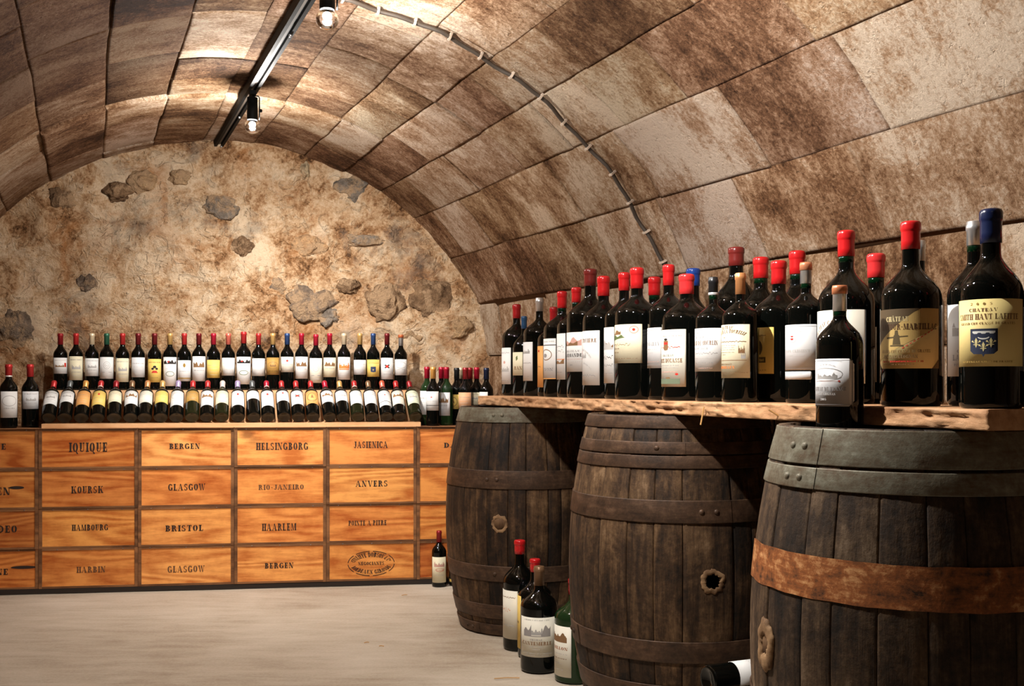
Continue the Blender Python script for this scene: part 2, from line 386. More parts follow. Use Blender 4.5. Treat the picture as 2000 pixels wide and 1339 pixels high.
# floor and end walls
def floor_build():
    nx, ny = 60, 80; V = []; Fc = []
    for j in range(ny+1):
        for i in range(nx+1):
            q = -1.55+3.1*i/nx; k = KB+.1-(KB+.1-KF)*j/ny; p = qk(q, k, 0)
            p.z = -.0015+.0015*fbm(p*2.2, 3); V.append(p)
    Fc = [(j*(nx+1)+i, (j+1)*(nx+1)+i, (j+1)*(nx+1)+i+1, j*(nx+1)+i+1) for j in range(ny) for i in range(nx)]
    n0 = len(V)
    V += [qk(-1.55, KB+.1, -.1), qk(1.55, KB+.1, -.1), qk(1.55, KF, -.1), qk(-1.55, KF, -.1)]
    Fc.append((n0+3, n0+2, n0+1, n0))
    o = mk('floor', V, Fc, FLOOR, None, True); tag(o, kind='structure', label='pale uneven concrete cellar floor'); return o
floor_build()
WOFF = .5
def back_wall():
    nx, nz = 250, 190; V = []; Fc = []; t0, t1 = -.7, 3.0; z1 = 2.62
    for j in range(nz+1):
        for i in range(nx+1):
            t = t0+(t1-t0)*i/nx; z = -.02+(z1+.02)*j/nz
            p = Vector((t, z, 0))
            h = .036*fbm(p*2.1+Vector((3, 1, 0)), 4)+.019*noise.turbulence(p*6.5, 4, False)
            r = noise.voronoi(p*4.2)[0]; h += .022*(min(r[1]-r[0], .35)-.15)
            V.append(crate_pt(t, WOFF-h+.012, z))
    Fc = [(j*(nx+1)+i, j*(nx+1)+i+1, (j+1)*(nx+1)+i+1, (j+1)*(nx+1)+i) for j in range(nz) for i in range(nx)]
    n0 = len(V)
    for (t, z) in ((t0, -.02), (t1, -.02), (t1, z1), (t0, z1)): V.append(crate_pt(t, WOFF+.25, z))
    Fc.append((n0+3, n0+2, n0+1, n0))
    o = mk('wall_back', V, Fc, RUBBLE, None, True); tag(o, kind='structure', label='rough rubble and plaster end wall of cellar'); return o
WB = back_wall()
def wall_stone(px, py, rx, ry, col, out=.02):
    t, d = ray_line(px, A0+M*WOFF, U); z = CAMH-(py-HY)/F*d; s = F/d; rx /= s; ry /= s
    bm = bmesh.new(); bmesh.ops.create_icosphere(bm, subdivisions=4, radius=1)
    sd = random.uniform(0, 99); R_ = Matrix(((U.x, 0, -M.x), (U.y, 0, -M.y), (0, 1, 0)))
    for v in bm.verts:
        c = v.co.copy(); k = 1.02+.42*noise.noise(c*1.5+Vector((sd, 0, 0)))+.24*noise.noise(c*3.6+Vector((sd, 0, 0)))+.10*noise.noise(c*9+Vector((sd, 0, 0)))
        v.co = R_ @ Vector((c.x*k*rx, c.y*k*ry, c.z*k*(out*.35+.030)))
    me = bpy.data.meshes.new('stone'); bm.to_mesh(me); bm.free(); me.materials.append(FIELD)
    me.polygons.foreach_set('use_smooth', [True]*len(me.polygons))
    p = crate_pt(t, WOFF+.021, z); o = mo('stone', me, WB, p, col)
G1 = (.27, .21, .165); G2 = (.30, .19, .11); G3 = (.62, .42, .24); G4 = (.33, .29, .25)
for a in ((603, 592, 50, 36, G1), (752, 590, 37, 34, G2), (842, 582, 42, 36, G2, .012), (712, 470, 40, 13, G4, .03), (690, 362, 36, 26, G4, .01),
          (118, 388, 26, 20, G2, .012), (430, 402, 30, 22, G4, .004), (600, 480, 32, 22, (.70, .44, .24), .006), (680, 558, 20, 15, G2, .008), (28, 640, 34, 34, G1, .008),
          (275, 352, 26, 20, G3, .004), (352, 345, 20, 15, (.7, .5, .3), .004), (230, 372, 26, 20, G2, .004), (595, 332, 9, 16, (.8, .66, .45), .01),
          (475, 480, 24, 20, G2, .004), (540, 560, 20, 18, G1, .003), (405, 258, 18, 22, G2, .03), (640, 620, 24, 20, G4, .006), (175, 555, 22, 20, G1, .003), (900, 640, 24, 20, G3, .008), (800, 655, 26, 18, G3, .006)):
    wall_stone(*a)
def rear_wall():
    m = MB(); m.add([qk(-1.7, KF, -.02), qk(1.7, KF, -.02), qk(1.7, KF, 2.5), qk(-1.7, KF, 2.5), qk(-1.7, KF-.2, -.02), qk(1.7, KF-.2, -.02), qk(1.7, KF-.2, 2.5), qk(-1.7, KF-.2, 2.5)],
                    [(0,1,2,3), (7,6,5,4), (0,4,5,1), (1,5,6,2), (2,6,7,3), (3,7,4,0)])
    o = m.build('wall_rear', RUBBLE); tag(o, kind='structure', label='plastered end wall behind the viewer')
rear_wall()

# ------------------------------------------------------------------ lettering (own stencil roman, cap height 1)
T_, H_, S_ = .26, .10, .09
def rc(x0, y0, x1, y1): return [(x0, y0), (x1, y0), (x1, y1), (x0, y1)]
def stem(x, T=T_): return [rc(x, 0, x+T, 1), rc(x-S_, 0, x+T+S_, H_), rc(x-S_, 1-H_, x+T+S_, 1)]
def ring(cx, cy, rx, ry, a0, a1, n=10, T=T_, H=H_):
    out = []
    for i in range(n):
        a = math.radians(a0+(a1-a0)*i/n); b = math.radians(a0+(a1-a0)*(i+1)/n)
        out.append([(cx+rx*math.cos(a), cy+ry*math.sin(a)), (cx+rx*math.cos(b), cy+ry*math.sin(b)), (cx+(rx-T)*math.cos(b), cy+(ry-H)*math.sin(b)), (cx+(rx-T)*math.cos(a), cy+(ry-H)*math.sin(a))])
    return out
def glyph(c):
    h = H_
    if c == 'I': return stem(.1), .41
    if c == 'H': return stem(.1)+stem(.58)+[rc(.34, .46, .55, .54)], .88
    if c in 'EÉÈ':
        g = stem(.1)+[rc(.34, 1-h, .66, 1), rc(.34, 0, .66, h), rc(.34, .46, .5, .54), rc(.58, .7, .66, 1), rc(.58, 0, .66, .3), rc(.47, .36, .53, .64)]
        if c == 'É': g.append([(.34, 1.06), (.42, 1.06), (.58, 1.26), (.46, 1.26)])
        if c == 'È': g.append([(.42, 1.06), (.5, 1.06), (.38, 1.26), (.26, 1.26)])
        return g, .74
    if c == 'F': return stem(.1)+[rc(.34, 1-h, .66, 1), rc(.34, .46, .5, .54), rc(.58, .7, .66, 1), rc(.47, .36, .53, .64)], .72
    if c == 'L': return stem(.1)+[rc(.34, 0, .68, h), rc(.6, 0, .68, .32)], .74
    if c == 'T': return [rc(.28, 0, .28+T_, 1), rc(.18, 0, .6, h), rc(.02, 1-h, .26, 1), rc(.51, 1-h, .76, 1), rc(.02, .7, .09, 1), rc(.69, .7, .76, 1)], .8
    if c == 'U': return [rc(.1, .3, .1+T_, 1), rc(.02, 1-h, .39, 1), rc(.6, .3, .68, 1), rc(.5, 1-h, .78, 1)]+ring(.39, .3, .29, .3, 184, 262, 6, .15)+ring(.39, .3, .29, .3, 278, 360, 6, .08), .82
    if c == 'O': return ring(.4, .5, .38, .5, 97, 263)+ring(.4, .5, .38, .5, -83, 83), .82
    if c == '0': return ring(.33, .5, .31, .5, 92, 268)+ring(.33, .5, .31, .5, -88, 88), .68
    if c == 'Q': return glyph('O')[0]+[[(.4, .12), (.52, .12), (.82, -.2), (.62, -.22)]], .84
    if c == 'C': return ring(.42, .5, .4, .5, 42, 318, 14)+[rc(.68, .64, .75, .98), rc(.7, .06, .75, .26)], .82
    if c == 'G': return ring(.42, .5, .4, .5, 42, 300, 14)+[rc(.68, .66, .75, .98), rc(.58, .04, .58+T_, .44), rc(.5, .38, .88, .44)], .9
    if c == 'D': return stem(.1)+ring(.34, .5, .48, .5, -86, 86), .88
    if c == 'B': return stem(.1)+ring(.36, .745, .34, .255, -86, 86, 8)+ring(.36, .25, .4, .25, -86, 86, 8), .82
    if c == 'P': return stem(.1)+ring(.36, .72, .38, .28, -86, 86, 8), .8
    if c == 'R': return stem(.1)+ring(.36, .73, .36, .27, -86, 86, 8)+[[(.42, .47), (.6, .47), (.88, 0), (.64, 0)]], .9
    if c == 'S': return ring(.36, .745, .3, .255, 35, 262, 9, .17)+ring(.36, .255, .32, .255, -145, 84, 9, .17)+[rc(.55, .72, .61, .98), rc(.06, .02, .12, .3)], .74
    if c in 'AÂ':
        g = [[(.06, 0), (.13, 0), (.47, 1), (.4, 1)], [(.38, 1), (.54, 1), (.9, 0), (.66, 0)], rc(.22, .3, .6, .36), rc(0, 0, .22, h), rc(.56, 0, .98, h)]
        if c == 'Â': g += [[(.3, 1.06), (.37, 1.06), (.5, 1.22), (.44, 1.26)], [(.6, 1.06), (.67, 1.06), (.5, 1.26), (.44, 1.22)]]
        return g, 1.0
    if c == 'V': return [[(.08, 1), (.32, 1), (.56, 0), (.42, 0)], [(.5, 0), (.57, 0), (.86, 1), (.79, 1)], rc(0, 1-h, .42, 1), rc(.68, 1-h, .94, 1)], .94
    if c == 'W': return [[(.06, 1), (.26, 1), (.46, 0), (.34, 0)], [(.42, 0), (.47, 0), (.64, 1), (.58, 1)], [(.52, 1), (.72, 1), (.92, 0), (.8, 0)], [(.87, 0), (.93, 0), (1.14, 1), (1.08, 1)], rc(0, 1-h, .34, 1), rc(1, 1-h, 1.22, 1)], 1.22
    if c == 'N': return [rc(.1, 0, .17, 1), [(.06, 1), (.3, 1), (.78, 0), (.56, 0)], rc(.72, 0, .78, 1), rc(0, 0, .27, h), rc(.62, 1-h, .88, 1), rc(0, 1-h, .14, 1)], .9
    if c == 'M': return [rc(.1, 0, .16, 1), [(.08, 1), (.3, 1), (.58, 0), (.46, 0)], [(.5, 0), (.57, 0), (.84, 1), (.78, 1)], rc(.8, 0, .8+T_, 1), rc(0, 0, .26, h), rc(.72, 0, 1.09, h), rc(.9, 1-h, 1.09, 1)], 1.12
    if c == 'K': return stem(.1)+[[(.34, .38), (.42, .36), (.82, 1), (.72, 1)], [(.44, .54), (.6, .66), (.94, 0), (.68, 0)], rc(.62, 1-h, .9, 1), rc(.6, 0, 1, h)], 1.0
    if c == 'Y': return [[(.06, 1), (.3, 1), (.54, .4), (.36, .4)], [(.46, .45), (.53, .42), (.82, 1), (.74, 1)], rc(.34, 0, .34+T_, .44), rc(.24, 0, .66, h), rc(0, 1-h, .38, 1), rc(.64, 1-h, .9, 1)], .9
    if c == 'X': return [[(.06, 1), (.32, 1), (.84, 0), (.58, 0)], [(.08, 0), (.16, 0), (.4, .46), (.35, .54)], [(.5, .5), (.55, .44), (.82, 1), (.74, 1)], rc(0, 0, .26, h), rc(.64, 1-h, .92, 1)], .9
    if c == 'Z': return [[(.05, 0), (.3, 0), (.72, 1), (.46, 1)], rc(.05, 1-h, .6, 1), rc(.2, 0, .72, h)], .78
    if c == 'J': return [rc(.34, .22, .34+T_, 1), rc(.24, 1-h, .65, 1)]+ring(.3, .22, .25, .22, 185, 350, 8, .16), .68
    if c == '-': return [rc(.06, .42, .42, .5)], .5
    if c == '&': return ring(.36, .77, .22, .23, 0, 360, 10, .1)+ring(.36, .28, .34, .28, 60, 360, 12, .18)+[[(.3, .6), (.46, .6), (.86, 0), (.66, 0)]], .9
    if c == '2': return ring(.34, .7, .29, .3, -20, 170, 8, .17)+[[(.06, 0), (.2, 0), (.62, .62), (.44, .6)], rc(.06, 0, .66, .12)], .72
    if c == '5': return ring(.32, .32, .32, .32, -150, 130, 10, .19)+[rc(.12, .5, .2, 1), rc(.12, .88, .58, 1)], .72
    if c == 'o': return [[(x*.6+.02, y*.45+.5) for x, y in q] for q in glyph('O')[0]], .55
    if c == '.': return [rc(.06, 0, .2, .14)], .3
    return [], .38
def text_polys(s, track=.08):
    out = []; x = 0
    for c in s:
        g, a = glyph(c); out += [[(px+x, py) for px, py in q] for q in g]; x += a+track
    return out, max(x-track, .1)
def fit_text(s, cx, cy, w_, h_, track=.08):
    p, L = text_polys(s, track)
    return [[(cx-w_/2+px/L*w_, cy-h_/2+py*h_) for px, py in q] for q in p]
def arc_text(s, cx, cy, rx, ry, a0, a1, h, flip=False, track=.08):
    p, L = text_polys(s, track); out = []
    for q in p:
        r = []
        for px, py in q:
            a = math.radians(a0+(a1-a0)*px/L); k = (-1 if flip else 1)*py*h
            r.append((cx+(rx+k)*math.cos(a), cy+(ry+k)*math.sin(a)))
        out.append(r)
    return out
def flat_print(name, polys, mat, parent, depth=-.0012):
    V = []; Fc = []
    for q in polys:
        n = len(V); V += [(x, depth, z) for x, z in q]; Fc.append(tuple(range(n, n+len(q))))
    return mk(name, V, Fc, mat, parent)

# ------------------------------------------------------------------ crates
ORD = ['first', 'second', 'third', 'fourth', 'fifth', 'sixth', 'seventh', 'eighth', 'ninth', 'tenth', 'eleventh', 'twelfth', 'thirteenth', 'fourteenth', 'fifteenth', 'sixteenth', 'seventeenth', 'eighteenth', 'nineteenth', 'twentieth', 'twenty-first', 'twenty-second', 'twenty-third', 'twenty-fourth', 'twenty-fifth', 'twenty-sixth']
tb = [ray_line(px, A0, U)[0] for px in (75, 269.5, 457.5, 637.5, 814)]
tb = [tb[0]-.5]+tb+[tb[-1]+.40]
PL_H = .026; CR_TOP = .822; RH = (CR_TOP-PL_H)/4; CDEP = .44
CRZ = math.atan2(U.y, U.x)
INK = plain('stencil_ink', (.022, .012, .008), .7); INKF = plain('faded_ink', (.13, .055, .022), .7)
# per crate: text, centre pixel, width, height in pixels, ink, panel tint
CR = {
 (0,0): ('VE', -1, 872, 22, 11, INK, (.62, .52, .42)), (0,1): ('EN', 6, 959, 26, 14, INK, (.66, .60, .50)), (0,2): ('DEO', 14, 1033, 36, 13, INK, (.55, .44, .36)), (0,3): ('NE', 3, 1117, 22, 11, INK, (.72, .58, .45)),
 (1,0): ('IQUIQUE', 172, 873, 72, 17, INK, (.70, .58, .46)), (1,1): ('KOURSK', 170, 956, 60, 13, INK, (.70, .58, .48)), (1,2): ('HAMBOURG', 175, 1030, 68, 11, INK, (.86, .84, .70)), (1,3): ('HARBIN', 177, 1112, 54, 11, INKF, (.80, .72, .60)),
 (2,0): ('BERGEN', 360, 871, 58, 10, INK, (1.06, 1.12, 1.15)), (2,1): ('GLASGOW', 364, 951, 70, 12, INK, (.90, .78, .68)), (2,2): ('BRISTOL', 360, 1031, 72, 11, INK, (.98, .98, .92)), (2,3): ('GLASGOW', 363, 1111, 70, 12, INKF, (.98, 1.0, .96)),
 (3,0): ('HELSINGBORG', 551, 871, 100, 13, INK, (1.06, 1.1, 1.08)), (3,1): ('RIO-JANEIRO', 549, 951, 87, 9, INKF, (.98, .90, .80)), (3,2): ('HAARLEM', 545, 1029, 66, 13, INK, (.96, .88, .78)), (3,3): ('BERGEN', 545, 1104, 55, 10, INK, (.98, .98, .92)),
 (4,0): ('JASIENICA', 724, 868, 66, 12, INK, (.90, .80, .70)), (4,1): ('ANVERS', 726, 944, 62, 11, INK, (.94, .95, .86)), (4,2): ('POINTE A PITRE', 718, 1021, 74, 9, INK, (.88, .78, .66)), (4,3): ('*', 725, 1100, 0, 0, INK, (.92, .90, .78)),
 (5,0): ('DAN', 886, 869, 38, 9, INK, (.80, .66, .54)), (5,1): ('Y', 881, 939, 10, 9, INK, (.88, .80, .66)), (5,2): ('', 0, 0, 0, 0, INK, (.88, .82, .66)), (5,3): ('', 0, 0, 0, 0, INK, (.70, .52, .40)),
}
def crate_label(c, r):
    rows = ['top row', 'second row', 'third row', 'bottom row']
    s = CR[(c, r)][0]
    if s == '*': return 'pine wine crate stamped with an oval merchant mark, bottom row'
    if c == 0: return 'pine wine crate cut off by left edge of photo, %s' % rows[r]
    if c == 5: return 'pine wine crate partly hidden behind the barrel, %s of the wall' % rows[r]
    return 'pine wine crate stencilled %s, %s of the crate wall' % (s, rows[r])
MARKS = {(0,1): (32, 952, 14, 3), (0,3): (45, 1108, 24, 3)}
def crate(c, r):
    L = tb[c+1]-tb[c]-.0015; z0 = PL_H+(3-r)*RH; jz = random.uniform(-.004, .004)
    fo = random.uniform(0, .008)
    root = empty('wine_crate', crate_pt(tb[c], fo, z0), CRZ); h = RH-.0008; t = .0155; bt = .0095
    v = random.uniform(.8, 1.15)
    def board(nm, a, b, col, mat=EDGE): MB().box(a, b).build(nm, mat, root, False, None, col)
    cc = (v, v, v)
    board('side_board', (0, 0, 0), (t, CDEP-.01, h), cc); board('side_board', (L-t, 0, 0), (L, CDEP-.01, h), cc)
    board('bottom_board', (t, .001, 0), (L-t, CDEP-.01, bt), cc); board('lid_board', (t, .001, h-bt), (L-t, CDEP-.01, h), cc)
    MB().box((t, CDEP-.025, bt), (L-t, CDEP-.011, h-bt)).build('back_board', EDGE, root)
    s, px, py, w_, hh, ink, tint = CR[(c, r)]
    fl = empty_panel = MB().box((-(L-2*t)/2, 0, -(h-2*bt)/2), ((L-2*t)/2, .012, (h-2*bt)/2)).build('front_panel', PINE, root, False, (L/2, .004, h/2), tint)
    def to_loc(px_, py_):
        tt, d = ray_line(px_, A0, U); z = CAMH-(py_-HY)/F*d
        return tt-tb[c]-L/2, z-z0-h/2, F/d
    if s and s != '*':
        x, z, sc = to_loc(px, py)
        flat_print('lettering', fit_text(s, x, z, w_/sc, hh/sc*1.06, .14), ink, fl)
    elif s == '*':
        x, z, sc = to_loc(px, py); a, b = 45.5/sc, 24.5/sc; P = []
        for i in range(8):
            P += [[(x+p*1, z+q) for p, q in quad] for quad in ring(0, 0, a, b, i*45+4, i*45+41, 6, .0035, .0035)]
        P += arc_text('CUNLIFFE DOBSON & Co', x, z, a*.70, b*.52, 168, 14, b*.36)
        P += arc_text('BORDEAUX GIRONDE', x, z, a*.90, b*.84, 200, 340, b*.32, True)
        P += fit_text('NÉGOCIANTS', x, z, 50/sc, 6.2/sc)
        flat_print('lettering', P, ink, fl)
    if (c, r) in MARKS:
        mx, my, mw, mh = MARKS[(c, r)]; x, z, sc = to_loc(mx, my); n = 12
        top = [(x+mw/sc*math.cos(PI*i/n), z+mh/sc*math.sin(PI*i/n)) for i in range(n+1)]; bot = [(x-mw/sc*math.cos(PI*i/n), z-mh/sc*math.sin(PI*i/n)) for i in range(1, n)]
        flat_print('ink_smear', [top+bot], INK, fl)
    for i in range(3):          # nail heads along the lid edge
        q = MB().lathe([(.0028, 0), (.002, .0012), (0, .0014)], 6).build('nail', STEEL, root, False, (L*(.15+.35*i)+random.uniform(-.02, .02), 0.0, h-bt/2)); q.rotation_euler = (PI/2, 0, 0)
    tag(root, crate_label(c, r), 'crate', 'stencilled wine crates stacked against the end wall')
for c in range(6):
    for r in range(4): crate(c, r)
pl = MB().box((0, 0, 0), (tb[6]-tb[0], CDEP-.02, PL_H-.0005)).build('plinth_board', DARKW, None, False, crate_pt(tb[0], .004, .0003)); pl.rotation_euler = (0, 0, CRZ)
tag(pl, 'dark plinth board on the floor under the stacked crates', 'board')
# boards that carry the bottles on the crates
LB0 = ray_line(80, A0, U)[0]; LB1 = ray_line(822, A0, U)[0]; ZL = .848
for i, (a, b, nm) in enumerate(((LB0, LB1, 'lower'),)):
    o = MB().box((0, 0, 0), (b-a, .235, ZL-CR_TOP-.0045)).build('bottle_board', PLANE, None, False, crate_pt(a, .008, CR_TOP+.004)); o.rotation_euler = (0, 0, CRZ)
    tag(o, 'thin planed board under the reclining bottles on the crates', 'board')
# lid battens on top of the crates
for c in range(6):
    L = tb[c+1]-tb[c]-.004
    o = MB().box((0, 0, 0), (L, CDEP-.004, .0038)).build('lid_panel', EDGE, None, False, crate_pt(tb[c]+.002, -.004, CR_TOP), (1.2, 1.2, 1.2)); o.rotation_euler = (0, 0, CRZ)
    where = ['at left edge of photo', 'above the IQUIQUE crate', 'above the top BERGEN crate', 'above the HELSINGBORG crate', 'above the JASIENICA crate', 'behind the small-bottle cluster by the barrel'][c]
    tag(o, 'thin brown lid panel %s' % where, 'lid', 'crate lids')
ZB = 1.015; BX0 = ray_line(100, A0+M*.27, U)[0]; BX1 = ray_line(802, A0+M*.27, U)[0]
root = empty('step_box', crate_pt(BX0, .265, CR_TOP+.004), CRZ); Lb = BX1-BX0; hb = ZB-CR_TOP-.004
MB().box((0, 0, 0), (Lb, .015, hb-.015)).build('front_board', PLANE, root); MB().box((0, 0, hb-.015), (Lb, .185, hb)).build('top_board', PLANE, root)
MB().box((0, .16, 0), (Lb, .175, hb-.015)).build('back_board', PLANE, root)
for x in (0, Lb-.015): MB().box((x, .015, 0), (x+.015, .16, hb-.015)).build('end_board', PLANE, root)
tag(root, 'long planed step that raises the upright row of bottles', 'step')

# ------------------------------------------------------------------ bottles
K_ = (.03, .025, .022); GY = (.30, .28, .27); LG = (.50, .48, .46); RD = (.55, .045, .03); GD = (.45, .27, .06); BR = (.24, .13, .06); OR = (.75, .22, .05); GN = (.12, .16, .06); PK = (.62, .36, .30)
WHITE = (.74, .735, .72); CREAM = (.74, .68, .49); IVORY = (.74, .705, .60); YELL = (.76, .54, .14); ORNG = (.78, .38, .12); GOLDL = (.42, .24, .06); GREYL = (.66, .66, .67); PALEG = (.70, .74, .55)
class Art:
    """printed matter on a label, in fractions of its width and height"""
    def __init__(s, w_, h_): s.w = w_; s.h = h_; s.d = {}
    def put(s, col, polys, kind='lettering'): s.d.setdefault((kind, col), []).extend(polys); return s
    def t(s, txt, u, v, wu, hv, col=K_, track=.08):
        return s.put(col, fit_text(txt, u*s.w, v*s.h, wu*s.w, hv*s.h, track))
    def arc(s, txt, u, v, ru, rv, a0, a1, hv, col=K_): return s.put(col, arc_text(txt, u*s.w, v*s.h, ru*s.w, rv*s.h, a0, a1, hv*s.h))
    def line(s, u0, u1, v, th, col=GY):
        n = max(1, int(abs(u1-u0)*12)); P = []
        for i in range(n):
            a = u0+(u1-u0)*i/n; b = u0+(u1-u0)*(i+1)/n; P.append([(a*s.w, (v-th/2)*s.h), (b*s.w, (v-th/2)*s.h), (b*s.w, (v+th/2)*s.h), (a*s.w, (v+th/2)*s.h)])
        return s.put(col, P, 'rule')
    def dash(s, u0, u1, v, hv, col=GY, seed=0):       # print too small to read
        rnd = random.Random(int(u0*100+v*1000+seed)); u = u0; P = []
        while u < u1:
            l = rnd.uniform(.006, .016); hh = hv*rnd.uniform(.7, 1)
            P.append([(u*s.w, (v-hv/2)*s.h), ((u+l)*s.w, (v-hv/2)*s.h), ((u+l)*s.w, (v-hv/2+hh)*s.h), (u*s.w, (v-hv/2+hh)*s.h)])
            u += l+rnd.choice([.010, .010, .012, .03])
        return s.put(col, P)
    def script(s, u0, u1, v, amp, col=GY, ph=0):
        n = int((u1-u0)*60)+4; P = []; th = .006*s.h
        pt = [(u0+(u1-u0)*i/n + .008*math.sin(i*1.9+ph), v+amp*math.sin(i*1.25+ph)*(.55+.45*math.sin(i*.37+ph))) for i in range(n+1)]
        for a, b in zip(pt[:-1], pt[1:]): P.append([(a[0]*s.w, a[1]*s.h-th), (b[0]*s.w, b[1]*s.h-th), (b[0]*s.w, b[1]*s.h+th), (a[0]*s.w, a[1]*s.h+th)])
        return s.put(col, P)
    def poly(s, pts, col, kind='illustration'): return s.put(col, [[(u*s.w, v*s.h) for u, v in pts]], kind)
    def ell(s, u, v, ru, rv, col, th=.012, a0=0, a1=360, kind='illustration'):
        return s.put(col, [[(p+u*s.w, q+v*s.h) for p, q in z] for z in ring(0, 0, ru*s.w, rv*s.h, a0, a1, 24, th*s.w, th*s.w)], kind)
    def disc(s, u, v, ru, rv, col, n=12): return s.poly([(u+ru*math.cos(2*PI*i/n), v+rv*math.sin(2*PI*i/n)) for i in range(n)], col)
    def hills(s, u0, u1, v, hv, col=BR, seed=1):      # landscape strip
        n = 16; P = []; f = lambda u: hv*(.35+.5*abs(math.sin(u*7+seed))+.25*math.sin(u*31+seed))
        for i in range(n):
            a = u0+(u1-u0)*i/n; b = u0+(u1-u0)*(i+1)/n; P.append([(a*s.w, v*s.h), (b*s.w, v*s.h), (b*s.w, (v+f(b))*s.h), (a*s.w, (v+f(a))*s.h)])
        return s.put(col, P, 'illustration')
    def house(s, u, v, wu, hv, col=GY):
        if col == GY: col = (.40, .385, .37)               # small chateau engraving
        P = []; 
        for x, w2, h2 in ((-.5, .16, .8), (-.34, .2, .5), (-.1, .2, .62), (.14, .2, .5), (.34, .16, .8)):
            P.append([(u+x*wu, v), (u+(x+w2*1.25)*wu, v), (u+(x+w2*1.25)*wu, v+h2*hv*.6), (u+x*wu, v+h2*hv*.6)])
            P.append([(u+x*wu, v+h2*hv*.64), (u+(x+w2*.86)*wu, v+h2*hv*.64), (u+(x+w2*.43)*wu, v+h2*hv)])
        for q in P: s.poly(q, col)
        return s
    def frame(s, m, th, col=GY):
        s.line(m, 1-m, m, th, col); s.line(m, 1-m, 1-m, th, col)
        for u in (m, 1-m): s.poly([(u-th, m), (u+th, m), (u+th, 1-m), (u-th, 1-m)], col, 'rule')
        return s
    def lily(s, u, v, sz, col):
        k = sz; r = s.w/s.h
        s.poly([(u, v+k*r), (u+.22*k, v+.55*k*r), (u+.1*k, v), (u-.1*k, v), (u-.22*k, v+.55*k*r)], col)
        for e in (-1, 1): s.poly([(u+e*.14*k, v), (u+e*.5*k, v+.62*k*r), (u+e*.72*k, v+.5*k*r), (u+e*.66*k, v+.34*k*r), (u+e*.4*k, v+.3*k*r)][::e], col)
        s.poly([(u-.42*k, v-.1*k*r), (u+.42*k, v-.1*k*r), (u+.42*k, v), (u-.42*k, v)], col); s.poly([(u, v-.55*k*r), (u+.16*k, v-.12*k*r), (u-.16*k, v-.12*k*r)], col)
        return s
    def crest(s, u, v, wu, hv, col):
        return s.poly([(u-wu/2, v+hv/2), (u+wu/2, v+hv/2), (u+wu/2, v-hv*.32), (u+wu*.36, v-hv*.44), (u+.05*wu, v-hv*.45), (u, v-hv*.55), (u-.05*wu, v-hv*.45), (u-wu*.36, v-hv*.44), (u-wu/2, v-hv*.32)], col)

